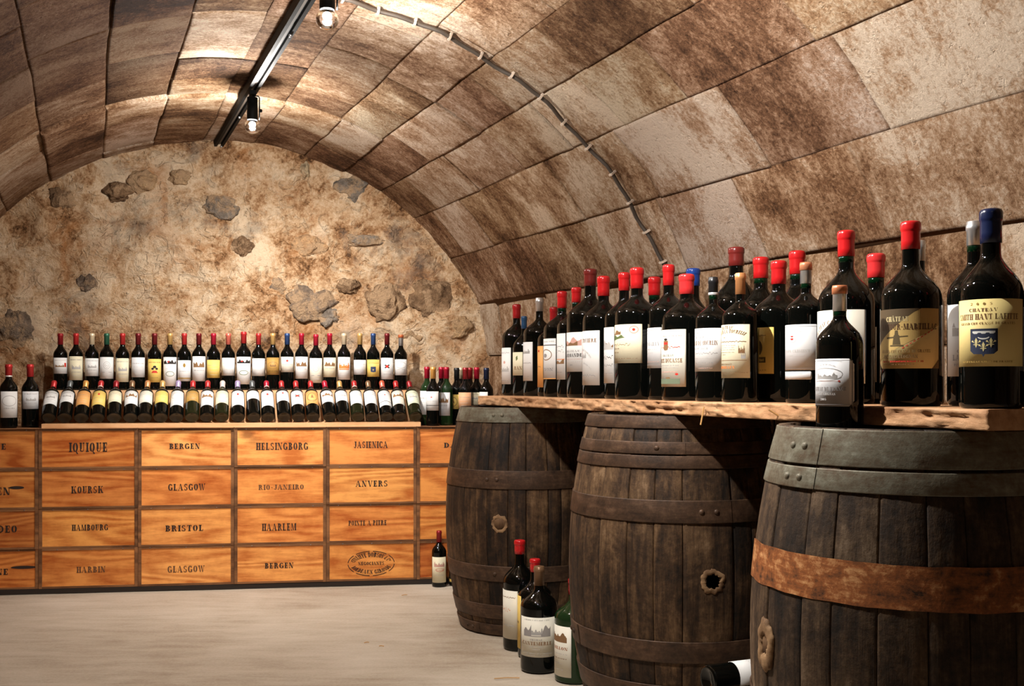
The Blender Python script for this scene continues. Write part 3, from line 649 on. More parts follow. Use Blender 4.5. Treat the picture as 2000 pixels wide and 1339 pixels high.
def small_art(a, st, seed=0):
    if st == 'h': a.dash(.16, .84, .86, .05, GY, seed); a.house(.5, .46, .5, .24, GY); a.dash(.2, .8, .34, .045, GY, seed); a.dash(.3, .7, .2, .03, LG, seed)
    elif st == 'r': a.dash(.16, .84, .84, .04, LG, seed); a.house(.44, .42, .5, .2, BR); a.poly([(.72, .42), (.86, .42), (.86, .68), (.72, .68)], RD); a.dash(.2, .8, .26, .04, LG, seed)
    elif st == 'c': a.disc(.5, .74, .07, .07, RD); a.dash(.16, .84, .5, .05, GY, seed); a.dash(.24, .76, .36, .035, LG, seed); a.dash(.3, .7, .2, .03, LG, seed)
    elif st == 't': a.dash(.14, .86, .7, .05, GY, seed); a.dash(.2, .8, .52, .035, LG, seed); a.dash(.26, .74, .34, .03, LG, seed); a.dash(.3, .7, .18, .03, LG, seed)
    elif st == 'm': a.ell(.5, .62, .2, .17, GY, .018); a.ell(.5, .62, .12, .1, GY, .014); a.dash(.42, .58, .62, .04, GY, seed); a.line(.2, .4, .3, .02, GY); a.line(.6, .8, .3, .02, GY); a.dash(.25, .75, .16, .03, LG, seed)
    elif st == 'l': a.hills(.14, .86, .56, .22, BR, seed); a.dash(.18, .82, .44, .05, GY, seed); a.dash(.24, .76, .28, .03, LG, seed)
    elif st == 'g': a.frame(.06, .012, BR); a.ell(.5, .55, .34, .2, BR, .02); a.house(.5, .48, .36, .18, BR); a.dash(.2, .8, .22, .04, K_, seed)
    elif st == 'y': a.dash(.12, .88, .86, .05, BR, seed); a.disc(.38, .58, .08, .05, K_); a.disc(.62, .58, .08, .05, K_); a.disc(.5, .66, .1, .06, K_); a.poly([(.3, .4), (.7, .4), (.6, .5), (.4, .5)], RD); a.dash(.3, .7, .2, .035, BR, seed)
    elif st == 'w': a.hills(.08, .92, .76, .14, K_, seed); a.disc(.4, .84, .06, .03, RD); a.dash(.24, .76, .6, .02, LG, seed); a.ell(.5, .42, .26, .09, GN, .03); a.dash(.2, .8, .24, .03, LG, seed)
    elif st == 'x': a.poly([(.34, .64), (.38, .7), (.66, .56), (.62, .5)], K_); a.poly([(.62, .7), (.66, .64), (.38, .5), (.34, .56)], K_); a.disc(.5, .6, .09, .07, RD); a.dash(.3, .7, .38, .035, LG, seed); a.dash(.24, .76, .24, .05, GY, seed)
    elif st == 'o': a.house(.5, .5, .7, .34, OR); a.line(.16, .84, .46, .05, OR); a.dash(.2, .8, .88, .05, GY, seed); a.dash(.24, .76, .3, .04, LG, seed)
    elif st == 'e': a.ell(.5, .64, .36, .2, GY, .02); a.dash(.24, .76, .36, .05, GY, seed); a.dash(.3, .7, .22, .035, LG, seed)
    elif st == 's': a.dash(.2, .8, .9, .03, GY, seed); a.dash(.1, .9, .8, .05, BR, seed); a.crest(.5, .42, .34, .34, (.03, .04, .09)); a.lily(.5, .38, .08, (.7, .6, .25))
    elif st == 'a': a.ell(.5, .5, .34, .32, BR, .05); a.poly([(.5, .7), (.6, .42), (.4, .42)], BR); a.dash(.2, .8, .12, .05, BR, seed)
    elif st == 'b': a.line(0, 1, .27, .03, K_); a.disc(.5, .7, .06, .03, RD); a.dash(.2, .8, .5, .05, LG, seed)
    elif st == 'd': a.line(0, 1, .14, .05, GD); a.disc(.5, .76, .08, .1, GD); a.dash(.2, .8, .48, .05, GY, seed)
    return a

def bottle_profile(H, R, rn, hs, hn):
    p = [(0, .028*H), (R*.45, .022*H), (R*.70, .004*H), (R*.80, 0), (R*.93, .002*H), (R*.985, .012*H), (R, .03*H), (R, hs*H*.5), (R, hs*H)]
    for i in range(1, 12):
        t = i/11; p.append((rn+(R-rn)*(.5+.5*math.cos(PI*t**1.36)), (hs+(hn-hs)*t)*H))
    p += [(rn*.97, H*(hn+.5*(1-hn))), (rn*.95, H*.94), (rn*1.04, H*.945), (rn*1.04, H*.985), (rn*.8, H*.992), (0, H*.993)]
    return p
def cap_profile(H, rn, zc, kind):
    z = zc*H; r = rn*1.09
    if kind == 'wax':
        L = H-z; return [(rn*.9, z), (r, z+.001), (r, z+L*.3), (r, z+L*.60), (r*1.01, z+L*.64), (r*1.075, z+L*.675), (r*1.09, z+L*.72), (r*1.09, z+L*.86), (r*1.06, z+L*.93), (r*.93, z+L*.98), (r*.7, H), (r*.3, H*1.001), (0, H*1.001)]
    return [(rn*.9, z), (r, z+.0005), (r*.98, H*.945), (r*1.08, H*.95), (r*1.08, H*.978), (r*1.0, H*.982), (r*1.0, H*.996), (r*.9, H), (0, H)]
def label_mesh(name, R, a0, a1, z0, z1, mat, parent, cut=0, dr=.0005):
    n = max(6, int((a1-a0)/(.06 if R > .042 else .1))); V = []; Fc = []
    rows = [0, 1]; w_ = R*(a1-a0); us = [i/n for i in range(n+1)]
    if cut:
        cu = cut/w_; us = sorted(set(us+[cu/2, cu, 1-cu, 1-cu/2])); n = len(us)-1
    def zz(u, top):
        if not cut: return z1 if top else z0
        e = min(u, 1-u)*w_; d = max(0, cut-e); return z1-d if top else z0+d
    for u in us:
        a = a0+(a1-a0)*u
        for top in (0, 1):
            for r in (R-.0002, R+dr): V.append((r*math.sin(a), -r*math.cos(a), zz(u, top)))
    for i in range(n):
        b = i*4; c = b+4
        Fc += [(b+1, c+1, c+3, b+3), (b+3, c+3, c+2, b+2), (b, c, c+1, b+1)]
    Fc += [(0, 1, 3, 2), (n*4+1, n*4, n*4+2, n*4+3)]
    return mk(name, V, Fc, mat, parent, True)
def strips(q, wmax):          # cut a wide shape into upright strips so that it follows the glass
    x0 = min(p[0] for p in q); x1 = max(p[0] for p in q)
    if x1-x0 <= wmax: return [q]
    n = int((x1-x0)/wmax)+1; out = []
    for i in range(n):
        a = x0+(x1-x0)*i/n; b = x0+(x1-x0)*(i+1)/n; r = q
        for lim, sg in ((a, 1), (b, -1)):
            o = []
            for j in range(len(r)):
                p, c = r[j-1], r[j]; dp = (p[0]-lim)*sg; dc = (c[0]-lim)*sg
                if (dp < 0) != (dc < 0): k = dp/(dp-dc); o.append((lim, p[1]+(c[1]-p[1])*k))
                if dc >= 0: o.append(c)
            r = o
            if len(r) < 3: break
        if len(r) >= 3: out.append(r)
    return out
def bend_print(art, R, a0, z0, parent):
    for li, ((kind, col), polys) in enumerate(sorted(art.d.items(), key=lambda kv: ('illustration', 'rule', 'lettering').index(kv[0][0]))):
        V = []; Fc = []; r = R+.00068+.00007*li
        for q in [z for y in polys for z in strips(y, R*(.07 if R > .042 else .14))]:
            n = len(V)
            for x, z in q:
                a = a0+x/R; V.append((r*math.sin(a), -r*math.cos(a), z0+z))
            Fc.append(tuple(range(n, n+len(q))))
        gold = col in (GD,)
        mk(kind, V, Fc, cached('gold' if gold else 'ink', col), parent)
def bottle(loc, yaw, H, R, cap, lab, text, group=None, hs=.58, hn=.79, rn=None, zc=.80, glass=GLASS, neck=None, mtx=None, seg=28, captop=None, capband=None):
    """lab: list of (a0, a1, z0, z1, colour, art function, cut)"""
    root = empty('wine_bottle', loc, yaw)
    if mtx is not None: root.matrix_world = mtx
    rn = rn or R*.36
    MB().lathe(bottle_profile(H, R, rn, hs, hn), seg).build('glass_body', glass, root, True)
    kind, cc = cap
    MB().lathe(cap_profile(H, rn, zc, kind), 20).build('capsule', cached(kind, cc), root, True)
    if captop:
        r = rn*1.09*1.105
        MB().lathe([(r*.9, H*.945), (r, H*.946), (r, H*.985), (r*.93, H*1.002), (0, H*1.003)], 20).build('capsule_top', cached('foil', captop), root, True)
    if capband:
        r = rn*1.09*1.03; z = zc*H
        MB().lathe([(r*.95, z+.002*H), (r, z+.004*H), (r, z+.022*H), (r*.95, z+.024*H)], 20).build('capsule_band', cached('foil', capband), root, True)
    if neck:
        r = rn*1.012
        MB().lathe([(r*.9, H*(zc-.036)), (r, H*(zc-.034)), (r, H*zc), (r*.9, H*(zc+.004))], 20).build('clear_neck', neck, root, True)
    for i, (a0, a1, z0, z1, col, fn, cut) in enumerate(lab):
        lo = label_mesh('label' if i == 0 else 'lower_label', R, a0, a1, z0, z1, cached('paper', col), root, cut)
        if fn:
            art = Art(R*(a1-a0), z1-z0); fn(art); bend_print(art, R, a0, z0, lo)
    tag(root, text, 'bottle', group)
    return root
# ---- upright row on the step
CN = {'dr': ('foil', (.30, .015, .02)), 'rd': ('foil', (.52, .03, .03)), 'cr': ('foil', (.46, .012, .035)), 'co': ('foil', (.72, .16, .11)), 'mr': ('foil', (.16, .012, .015)), 'go': ('foil', (.62, .38, .13)), 'cg': ('foil', (.75, .62, .42)), 'gr': ('foil', (.03, .13, .075)),
      'bl': ('foil', (.03, .07, .20)), 'nv': ('foil', (.012, .02, .055)), 'si': ('metal', (.62, .62, .62)), 'bk': ('foil', (.02, .02, .022)), 'or': ('foil', (.72, .36, .09)), 'lv': ('foil', (.42, .33, .55)), 'wh': ('foil', (.72, .64, .60)), 'gy': ('foil', (.12, .13, .13)), 'br': ('foil', (.22, .12, .06)), 'cp': ('foil', (.58, .26, .10)),
      'wr': ('wax', (.50, .012, .014)), 'wp': ('wax', (.60, .030, .032)), 'wm': ('wax', (.16, .018, .015)), 'wb': ('wax', (.012, .05, .26)), 'wn': ('wax', (.008, .014, .05)), 'ws': ('wax', (.02, .06, .13)), 'wd': ('wax', (.30, .010, .012))}
CW = {'dr': 'dark red', 'rd': 'red', 'cr': 'crimson', 'co': 'coral', 'mr': 'maroon', 'go': 'gold', 'cg': 'pale gold', 'gr': 'green', 'bl': 'blue', 'nv': 'navy', 'si': 'silver', 'bk': 'black', 'or': 'orange', 'lv': 'lavender', 'wh': 'whitish', 'gy': 'grey', 'br': 'brown', 'cp': 'copper', 'wr': 'red wax', 'wp': 'light red wax', 'wm': 'maroon wax', 'wb': 'bright blue wax', 'wn': 'navy wax', 'ws': 'dark blue wax', 'wd': 'dark red wax'}
LN = {WHITE: 'white', CREAM: 'cream', IVORY: 'ivory', YELL: 'yellow', ORNG: 'orange', GOLDL: 'gold', GREYL: 'pale grey', PALEG: 'pale green'}
def upright(i, px, cap, col, y0, y1, st, cut=0, top=651, captop=None, band=None, wide=1.0, glass=GLASS):
    t, d = ray_line(px, A0+M*.36, U); s = F/d; p = crate_pt(t, .36, ZB+.0008)
    H = (HY-top)/s+CAMH-ZB; R = .0356*wide; yaw = -math.atan2(p.x, p.y)
    z0 = CAMH-(y1-HY)/s-ZB; z1 = CAMH-(y0-HY)/s-ZB; hw = 1.22
    bottle(p, yaw, H, R, CN[cap], [(-hw, hw, max(z0, .01), z1, col, (lambda a: small_art(a, st, i)), cut)],
           'wine bottle with %s capsule and %s label, %s from left in upright row' % (CW[cap], LN[col], ORD[i]), 'wine bottles in the upright row on the step', .60, .79, R*.36, .80, glass, None, None, 24, captop, band)
zy = lambda y: 630+y*.21
zy2 = lambda y: 630+y*.225
UP = [(118, 'dr', WHITE, zy(328), zy(475), 'r'), (148.5, 'rd', CREAM, zy(315), zy(535), 'h', .004), (179.5, 'cg', WHITE, zy(333), zy(497), 'h'), (208.5, 'gr', WHITE, zy(322), zy(522), 'm'), (239.4, 'rd', CREAM, zy(333), zy(552), 'h', .008), (270, 'mr', GREYL, zy(325), zy(508), 't'), (302, 'mr', YELL, zy(340), zy(555), 'y'), (332, 'go', WHITE, zy(322), zy(590), 'w'), (360, 'rd', WHITE, zy(352), zy(545), 'd'), (388.5, 'mr', WHITE, zy(315), zy(545), 'l'),
      (417, 'cr', YELL, zy2(325), zy2(480), 't'), (446, 'co', WHITE, zy2(307), zy2(460), 't'), (476, 'rd', WHITE, zy2(298), zy2(535), 'w', 0, 648, None, None, 1.1), (505, 'rd', WHITE, zy2(312), zy2(463), 't'), (533, 'go', GOLDL, zy2(305), zy2(453), 'g'), (561, 'bl', IVORY, zy2(298), zy2(430), 'c'), (589, 'cr', WHITE, zy2(297), zy2(487), 'l'), (617, 'cr', IVORY, zy2(310), zy2(523), 'm', 0, 653), (644, 'cr', CREAM, zy2(305), zy2(473), 'l'), (672, 'cg', WHITE, zy2(300), zy2(495), 'o'), (703, 'go', GREYL, zy2(325), zy2(452), 't'), (729, 'bl', YELL, zy2(322), zy2(470), 's'), (756, 'mr', WHITE, zy2(307), zy2(492), 'x'), (783, 'si', WHITE, zy2(320), zy2(457), 'e', .004, 654, (.55, .14, .05))]
for i, a in enumerate(UP): upright(i, *a)
# ---- reclining row
LEAN = [(106.5, 94.5, 'rd', WHITE, 'h', .36), (138, 126, 'gy', WHITE, 'h', .30), (168.6, 158.6, 'or', ORNG, 't', .38), (198, 190, 'rd', YELL, 'c', .38), (227.4, 222.6, 'dr', CREAM, 't', .30), (258.5, 255, 'br', WHITE, 'l', .36), (288.8, 282.5, 'cp', IVORY, 't', .32), (318, 314, 'go', YELL, 't', .32), (348.6, 344.4, 'lv', WHITE, 'e', .40), (377, 375, 'rd', GOLDL, 't', .28), (406, 404, 'rd', WHITE, 'l', .40),
        (435, 433, 'wh', CREAM, 'e', .34), (464, 465, 'lv', WHITE, 'c', .40), (492, 496, 'gy', WHITE, 't', .22), (520, 524, 'cr', WHITE, 'c', .42), (549, 555, 'rd', WHITE, 'c', .28), (577, 583, 'rd', WHITE, 'x', .38), (606, 611.5, 'rd', ORNG, 'a', .36), (633, 644, 'cr', WHITE, 'l', .32), (662, 671, 'go', WHITE, 'h', .28), (691, 699, 'rd', WHITE, 't', .36), (718, 727, 'br', WHITE, 't', .36), (745, 755.5, 'co', WHITE, 'b', .42), (772, 781, 'rd', IVORY, 'l', .38), (798, 812, 'dr', PALEG, 'h', .36)]
for i, (pc, pb, cap, col, st, lh) in enumerate(LEAN):
    tb_, db = ray_line(pb, A0+M*.045, U); tn, dn = ray_line(pc, A0+M*.30, U)
    R = .0352; H = .305; ang = math.radians(36.5)
    b2 = A0+U*tb_+M*.045; n2 = A0+U*tn+M*.30; hd = (n2-b2).normalized()
    dr = Vector((hd.x*math.cos(ang), hd.y*math.cos(ang), math.sin(ang)))
    base = Vector((b2.x, b2.y, ZL+R*math.cos(ang)*.96+.001))
    up = Vector((0, 0, 1)); y = -(up-dr*up.dot(dr)).normalized(); x = y.cross(dr)
    mt = Matrix((x, y, dr)).transposed().to_4x4(); mt.translation = base
    gl = OLIVE if i in (9, 20, 24, 11) else GLASS
    z1 = .60*H; z0 = z1-lh*H
    bottle(base, 0, H, R, CN[cap], [(-1.15, 1.15, z0, z1, col, (lambda a: small_art(a, st, i+40)), 0)],
           'wine bottle with %s capsule and %s label, %s from left in reclining row' % (CW[cap], LN[col], ORD[i]), 'wine bottles reclining below the upright row', .615, .79, R*.36, .82, gl, None, mt, 24, (.6, .1, .04) if i == 22 else None, (.75, .70, .60) if i in (3, 14, 20) else None)
# ---- pair at the left edge, cluster at the right, all straight on the crate lids
ZCR = CR_TOP+.0045
def crate_bottle(px, top, wd, cap, lab, text, group, R=.0385, glass=GLASS, band=None, hs=.58, hn=.78):
    t, d = ray_line(px, A0+M*wd, U); s = F/d; p = crate_pt(t, wd, ZCR); H = (HY-top)/s+CAMH-ZCR
    L = []
    for (a0, a1, y0, y1, col, st, cut) in lab:
        L.append((a0, a1, CAMH-(y1-HY)/s-ZCR, CAMH-(y0-HY)/s-ZCR, col, (lambda a, st=st: small_art(a, st, int(px)) if st else None), cut))
    bottle(p, -math.atan2(p.x, p.y), H, R, CN[cap], L, text, group, hs, hn, R*.37, .80, glass, None, None, 24, None, band)
LP = 'pair of bottles left of the rows'
crate_bottle(17, 711, .07, 'rd', [(-1.1, 1.25, 764, 815, WHITE, 'e', 0)], 'wine bottle with red capsule, white neck ring and ornate label, leftmost on crates', LP, .041, GLASS, (.8, .78, .75), .60, .79)
crate_bottle(59, 711, .15, 'rd', [(-1.1, 1.25, 764, 798, GREYL, 'h', .004)], 'wine bottle with red capsule and short grey label, second from left edge on crates', LP, .041)
RC = 'cluster of bottles between rows and plank shelf'
for px, top, wd, cap, lab, txt, gl in (
    (834, 716, .20, 'cr', [(-1.9, .3, 763, 809, WHITE, 't', 0)], 'green bottle with crimson capsule, leftmost in cluster right of the rows', GREEN),
    (846, 716.5, .09, 'or', [(-1.4, .9, 764, 801, WHITE, 'b', 0)], 'wine bottle with orange-gold capsule and white label, front left of cluster', GLASS),
    (862, 716.5, .26, 'cr', [(-1.4, .9, 766, 800, WHITE, 't', 0)], 'wine bottle with crimson capsule hidden behind the green one in cluster', GLASS),
    (872, 716.5, .145, 'cr', [(-1.5, .55, 766, 811, GREYL, 'l', 0)], 'green bottle with crimson capsule and tall picture label in cluster front', GREEN),
    (892, 718, .19, 'bk', [(-1.4, .4, 770, 798, YELL, 'a', 0)], 'wine bottle with black and gold capsule and yellow label in cluster', GLASS),
    (900, 717.5, .30, 'cg', [(-1.2, 1.2, 768, 800, CREAM, 't', 0)], 'wine bottle with pale gold capsule at back of cluster', GLASS),
    (909, 717.5, .10, 'dr', [(-1.4, 1.0, 766, 797, (.72, .40, .22), 't', 0)], 'wine bottle with dark red capsule and peach label in cluster', GLASS),
    (918, 717.5, .235, 'dr', [(-1.2, 1.2, 768, 800, CREAM, 't', 0)], 'wine bottle with dark red capsule mostly hidden behind the peach label bottle', GLASS),
    (931, 717, .16, 'cr', [(-1.4, .6, 766, 790, CREAM, 'h', 0)], 'wine bottle with crimson capsule and cream label near barrel', GLASS),
    (950, 718, .10, 'nv', [(-1.6, .2, 765, 791, WHITE, 't', 0)], 'wine bottle with navy capsule, rightmost in cluster beside the shelf end', GLASS)):
    crate_bottle(px, top, wd, cap, lab, txt, RC, .0368, gl)

# ------------------------------------------------------------------ barrels
BH, RB, RHD = .95, .345, .280
def br(z): return RB-(RB-RHD)*(2*z/BH-1)**2
def barrel(cx, cy, tint, hoops, label, nst=26, rot=0.0, hole=None, rust=None):
    root = empty('wine_barrel', (cx, cy, 0)); yaw = -math.atan2(cx, cy)
    def ang(a): return -PI/2+yaw+a            # a = 0 faces the viewer, positive to the right
    ws = [random.uniform(.65, 1.35) for _ in range(nst)]; tot = sum(ws); cuts = [rot]
    for q in ws: cuts.append(cuts[-1]+q/tot*2*PI)
    if hole:      # keep the bung inside one stave
        cuts = [c for c in cuts if abs(((c-hole[0]+PI) % (2*PI))-PI) > .12]; cuts = sorted(cuts); nst = len(cuts)-1
    for i in range(nst):
        r0, r1 = cuts[i], cuts[i+1]; a0 = ang(r0); a1 = ang(r1); g = .0014/RB
        fine = hole and abs((((r0+r1)/2-hole[0]+PI) % (2*PI))-PI) < (r1-r0)/2
        na, nz = (16, 110) if fine else (5, 14); us = [k/na for k in range(na+1)] if fine else [0, .05, .35, .65, .95, 1]
        dr = random.uniform(-.0012, .0012); V = []; Fc = []
        for j in range(nz+1):
            z = .002+(BH-.004)*j/nz
            for k in range(na+1):
                u = us[k]; a = a0+g/2+(a1-a0-g)*u; e = -.0015 if k in (0, na) else 0
                r = br(z)+dr+e; V.append((r*math.cos(a), r*math.sin(a), z))
        n0 = len(V)
        for j in range(nz+1):
            z = .002+(BH-.004)*j/nz
            for u in (0, 1):
                a = a0+g/2+(a1-a0-g)*u; r = br(z)-.025; V.append((r*math.cos(a), r*math.sin(a), z))
        m = na+1
        for j in range(nz):
            for k in range(na):
                if fine:
                    z = .002+(BH-.004)*(j+.5)/nz; a = r0+(r1-r0)*(k+.5)/na
                    if math.hypot(z-hole[1], (((a-hole[0]+PI) % (2*PI))-PI)*br(z)) < hole[2]: continue
                Fc.append((j*m+k, j*m+k+1, (j+1)*m+k+1, (j+1)*m+k))
            b = n0+j*2
            Fc += [(b+1, b, b+2, b+3), (j*m, (j+1)*m, b+2, b), (j*m+na, b+1, b+3, (j+1)*m+na)]
        Fc.append(tuple([k for k in range(m)][::-1]+[n0, n0+1])); Fc.append(tuple([nz*m+k for k in range(m)]+[n0+nz*2+1, n0+nz*2]))
        if fine:      # open the inner face behind the hole as well
            Fc = [f for f in Fc if not (len(f) == 4 and all(q >= n0 for q in f) and abs(sum(V[q][2] for q in f)/4-hole[1]) < hole[2]*.9)]
        v = random.uniform(.85, 1.15)
        mk('stave', V, Fc, STAVE, root, True, None, tuple(c*v for c in tint))
    for (z0, z1, mat, aj, riv) in hoops:
        prof = [(br(z0)+.0005, z0), (br(z0)+.0036, z0+.0004), (br(z0)+.0040, z0+.0022), (br(z1)+.0040, z1-.0022), (br(z1)+.0036, z1-.0004), (br(z1)+.0005, z1)]
        mb = MB().lathe(prof, 64)
        mb.lathe([(r+.0016, z) for r, z in prof], 12, ang(aj-.30), ang(aj+.10))
        h = mb.build('hoop', mat, root, True)
        for k in range(riv):
            a = ang(aj-.17+.13*k); z = (z0+z1)/2; r = br(z)+.0052
            q = MB().lathe([(.0085, -.001), (.0075, .0025), (.004, .0045), (0, .005)], 10).build('rivet', mat, h, True, (r*math.cos(a), r*math.sin(a), z))
            q.rotation_euler = (0, PI/2, a)
    if rust:
        n = 90; V = []; Fc = []
        for j in range(n):
            a = 2*PI*j/n
            for z in (rust[0]+.004*noise.noise(Vector((a*6, 1, 0))), rust[1]+.004*noise.noise(Vector((a*6, 5, 0)))):
                V.append(((br(z)+.0022)*math.cos(a), (br(z)+.0022)*math.sin(a), z))
        for j in range(n): b = j*2; c = ((j+1) % n)*2; Fc.append((b, c, c+1, b+1))
        mk('rust_band', V, Fc, RUSTB, root, True)['label'] = 'flaking orange rust left by a lost hoop'
    # recessed head of boards
    zt = BH-.030; rr = br(zt)-.023; nb = 6
    for i in range(nb):
        y0 = -rr+2*rr*i/nb+.001; y1 = -rr+2*rr*(i+1)/nb-.001; top = []
        N_ = 6
        for k in range(N_+1):
            y = y0+(y1-y0)*k/N_; top.append((math.sqrt(max(0, rr*rr-y*y)), y))
        top += [(-x, y) for x, y in top[::-1]]
        n = len(top); V = [(x, y, zt) for x, y in top]+[(x, y, zt-.018) for x, y in top]
        Fc = [tuple(range(n)), tuple(range(n, 2*n))[::-1]]+[(k, (k+1) % n, n+(k+1) % n, n+k) for k in range(n)]
        mk('head_board', V, Fc, STAVE, root, False, None, tint)
    tag(root, label, 'barrel', 'oak barrels under the plank shelf')
    return root, ang
def on_barrel(root, ang, a, z, dr=0.0):
    r = br(z)+dr; return Vector((r*math.cos(ang(a)), r*math.sin(ang(a)), z)), ang(a)
g = GALV; u = RUSTY
b1, an1 = barrel(.055, 4.50, (.66, .54, .42), [(.885, .946, g, -.28, 2), (.615, .690, u, -.30, 2), (.235, .300, u, -.2, 1), (.075, .135, u, 1.4, 2), (.004, .050, u, -.8, 2)],
       'dark oak barrel with green-grey top hoop, farthest, beside the crates', 26, .02)
b2, an2 = barrel(.528, 3.28, (.84, .72, .60), [(.910, .946, u, 1.2, 2), (.836, .872, u, -.02, 1), (.795, .832, u, 2.0, 0), (.640, .705, u, .38, 2), (.235, .298, u, -1.2, 2), (.105, .165, u, .4, 2), (.004, .045, u, -.5, 2)],
       'weathered oak barrel with an open bung hole, middle of the three', 28, .05, (.30, .475, .024))
b3, an3 = barrel(.882, 2.275, (.58, .54, .51), [(.872, .946, g, -.72, 2), (.822, .866, g, -.72, 2), (.300, .360, u, 1.5, 2), (.10, .16, u, 1.0, 2), (.004, .05, u, .3, 2)],
       'nearest oak barrel with two wide galvanised hoops and a rust stained band', 24, .1, None, (.605, .690))
def ragged_ring(name, root, ang, a, z, r0, r1, sy, mat, label=None, lift=.012, seed=0):
    n, m = 56, 10; V = []; Fc = []
    for i in range(n):
        t = 2*PI*i/n; w1 = 1+.16*noise.noise(Vector((math.cos(t)*5, math.sin(t)*5, seed+3)))+.22*noise.noise(Vector((math.cos(t)*2, math.sin(t)*2, seed))); rc_ = (r0+r1)/2*w1; rt = (r1-r0)/2*(1+.4*noise.noise(Vector((math.cos(t)*4, math.sin(t)*4, seed+9))))
        for j in range(m):
            p = 2*PI*j/m; R_ = rc_+rt*math.cos(p); x = R_*math.cos(t); y = R_*math.sin(t)*sy; h = lift*math.sin(p)*(1+.5*noise.noise(Vector((x*60, y*60, seed))))
            zz = z+y; aa = ang(a+x/br(z)); rr = br(zz)+h+.001; V.append((rr*math.cos(aa), rr*math.sin(aa), zz))
    for i in range(n):
        for j in range(m): Fc.append((i*m+j, i*m+(j+1) % m, ((i+1) % n)*m+(j+1) % m, ((i+1) % n)*m+j))
    o = mk(name, V, Fc, mat, root, True)
    if label: o['label'] = label
    return o
ragged_ring('bung_hole_rim', b2, an2, .30, .475, .021, .036, 1.0, BUNG, 'splintered pale rim of the bung hole', .003, 2)
ragged_ring('bung_collar', b3, an3, -.98, .478, .012, .034, 1.7, BUNG, 'ragged crust around the old bung', .006, 5)
ragged_ring('bung_collar', b1, an1, -.30, .475, .022, .036, 1.0, BUNG, 'scuffed wooden ring around the bung', .0018, 8)
for rt_, an_, a, z, r in ((b3, an3, -.98, .478, .024), (b1, an1, -.30, .475, .026)):
    p, aa = on_barrel(rt_, an_, a, z, -.002)
    q = MB().lathe([(r, 0), (r*.9, .004), (0, .005)], 16).build('bung', BUNG, rt_, True, p, (.6, .55, .5)); q.rotation_euler = (0, PI/2, aa)

# ------------------------------------------------------------------ plank shelf
S0 = Vector((.884, 1.911)); SD = Vector((-.352, .936)); SN = Vector((.936, .352)); ZS = .991; ZS0 = .9502
def shelf():
    n = 460; V = []; Fc = []
    for i in range(n+1):
        f = i/n
        t0 = -.005+2.95*f
        sect = []
        fj = [0, .06, .18, .32, .46, .6, .74, .87, .96, 1.0]
        for a in fj:                       # rough sawn-off front face, bottom to top
            z = ZS0+.0006+(ZS-ZS0-.0006)*a
            w_ = .008*noise.noise(Vector((t0*6, a*1.5, 3)))+.008*noise.noise(Vector((t0*18, a*4, 7)))+.004*noise.noise(Vector((t0*50+a*9, a*7, 2)))+.012*noise.noise(Vector((t0*2.1, 0, 1)))
            if a in (0, 1.0): w_ += .005
            sect.append((w_, z))
        bw = .575-.09*f
        sect.append((bw, ZS)); sect.append((bw, ZS0+.0006))
        for w_, z in sect:
            tt = t0 + f**7*w_*1.35
            p = S0+SD*tt+SN*w_; V.append((p.x, p.y, z))
    m = len(fj)+2
    for i in range(n):
        for j in range(m): Fc.append((i*m+j, (i+1)*m+j, (i+1)*m+(j+1) % m, i*m+(j+1) % m))
    Fc.append(tuple(range(m))); Fc.append(tuple(n*m+j for j in range(m))[::-1])
    o = mk('plank_shelf', V, Fc, SHELF, None, False)
    for i in range(n):
        for j in range(len(fj)-1): o.data.polygons[i*m+j].use_smooth = True
    tag(o, 'thick rough-sawn plank shelf laid across the three barrels', 'shelf')
shelf()
for px, py, l, a in ((1372, 812, .05, .2), (1512, 806, .03, -1.0)):
    t, d = ray_line(px, S0-SN*.012, SD); p = PX(px, py, d)
    o = MB().tube([p+Vector((-math.sin(a)*l/2, 0, -math.cos(a)*l/2)), p+Vector((math.sin(a)*l/2, .004, math.cos(a)*l/2))], .0022, 5).build('wood_splinter', STRAW, bpy.data.objects['plank_shelf'])

# ------------------------------------------------------------------ big bottles on the plank
def big(px, top, half, wd, cap, capy, labs, text, hs, hn, cw, neck=None, captop=None, base_z=None, glass=GLASS, band=None, group='large bottles on the plank shelf', d=None):
    if d is None: t, d = ray_line(px, S0+SN*wd, SD)
    s = F/d; z = ZS+.0005 if base_z is None else base_z; p = Vector(((px-CX)/F*d, d, z)); R = half/s*math.cos(math.asin(min(.2, half/F)))
    H = CAMH+(HY-top)/s-z; rn = cw/2/s/1.1
    L = []
    for (x0, x1, y0, y1, col, fn, cut) in labs:
        f = lambda x: math.asin(max(-1, min(1, (x-px)/half)))
        if isinstance(x1, tuple): a0, a1 = x1
        else:
            a1 = f(x1); a0 = f(x0) if x0 is not None and (x0-px)/half > -.93 else a1-2.35
        L.append((a0, a1, CAMH-(y1-HY)/s-z, CAMH-(y0-HY)/s-z, col, fn, cut))
    zc = (CAMH-(capy-HY)/s-z)/H
    return bottle(p, -math.atan2(p.x, p.y), H, R, CN[cap], L, text, group, hs, hn, rn, zc, glass, neck, None, 40, captop, band)
def A(*calls):
    def f(a):
        for c in calls: getattr(a, c[0])(*c[1:])
    return f
E_ = (.60, .035, .025)
big(1009, 594, 29, 0.254, 'wd', 622, [(None, 998, 679.5, 750, WHITE, A(('script', .45, .95, .86, .03), ('house', .72, .34, .4, .2, GY), ('disc', .76, .6, .05, .04, PK), ('dash', .5, .9, .1, .02)), 0)], 'large bottle with dark red wax, leftmost on the plank shelf', .62, .79, 16)
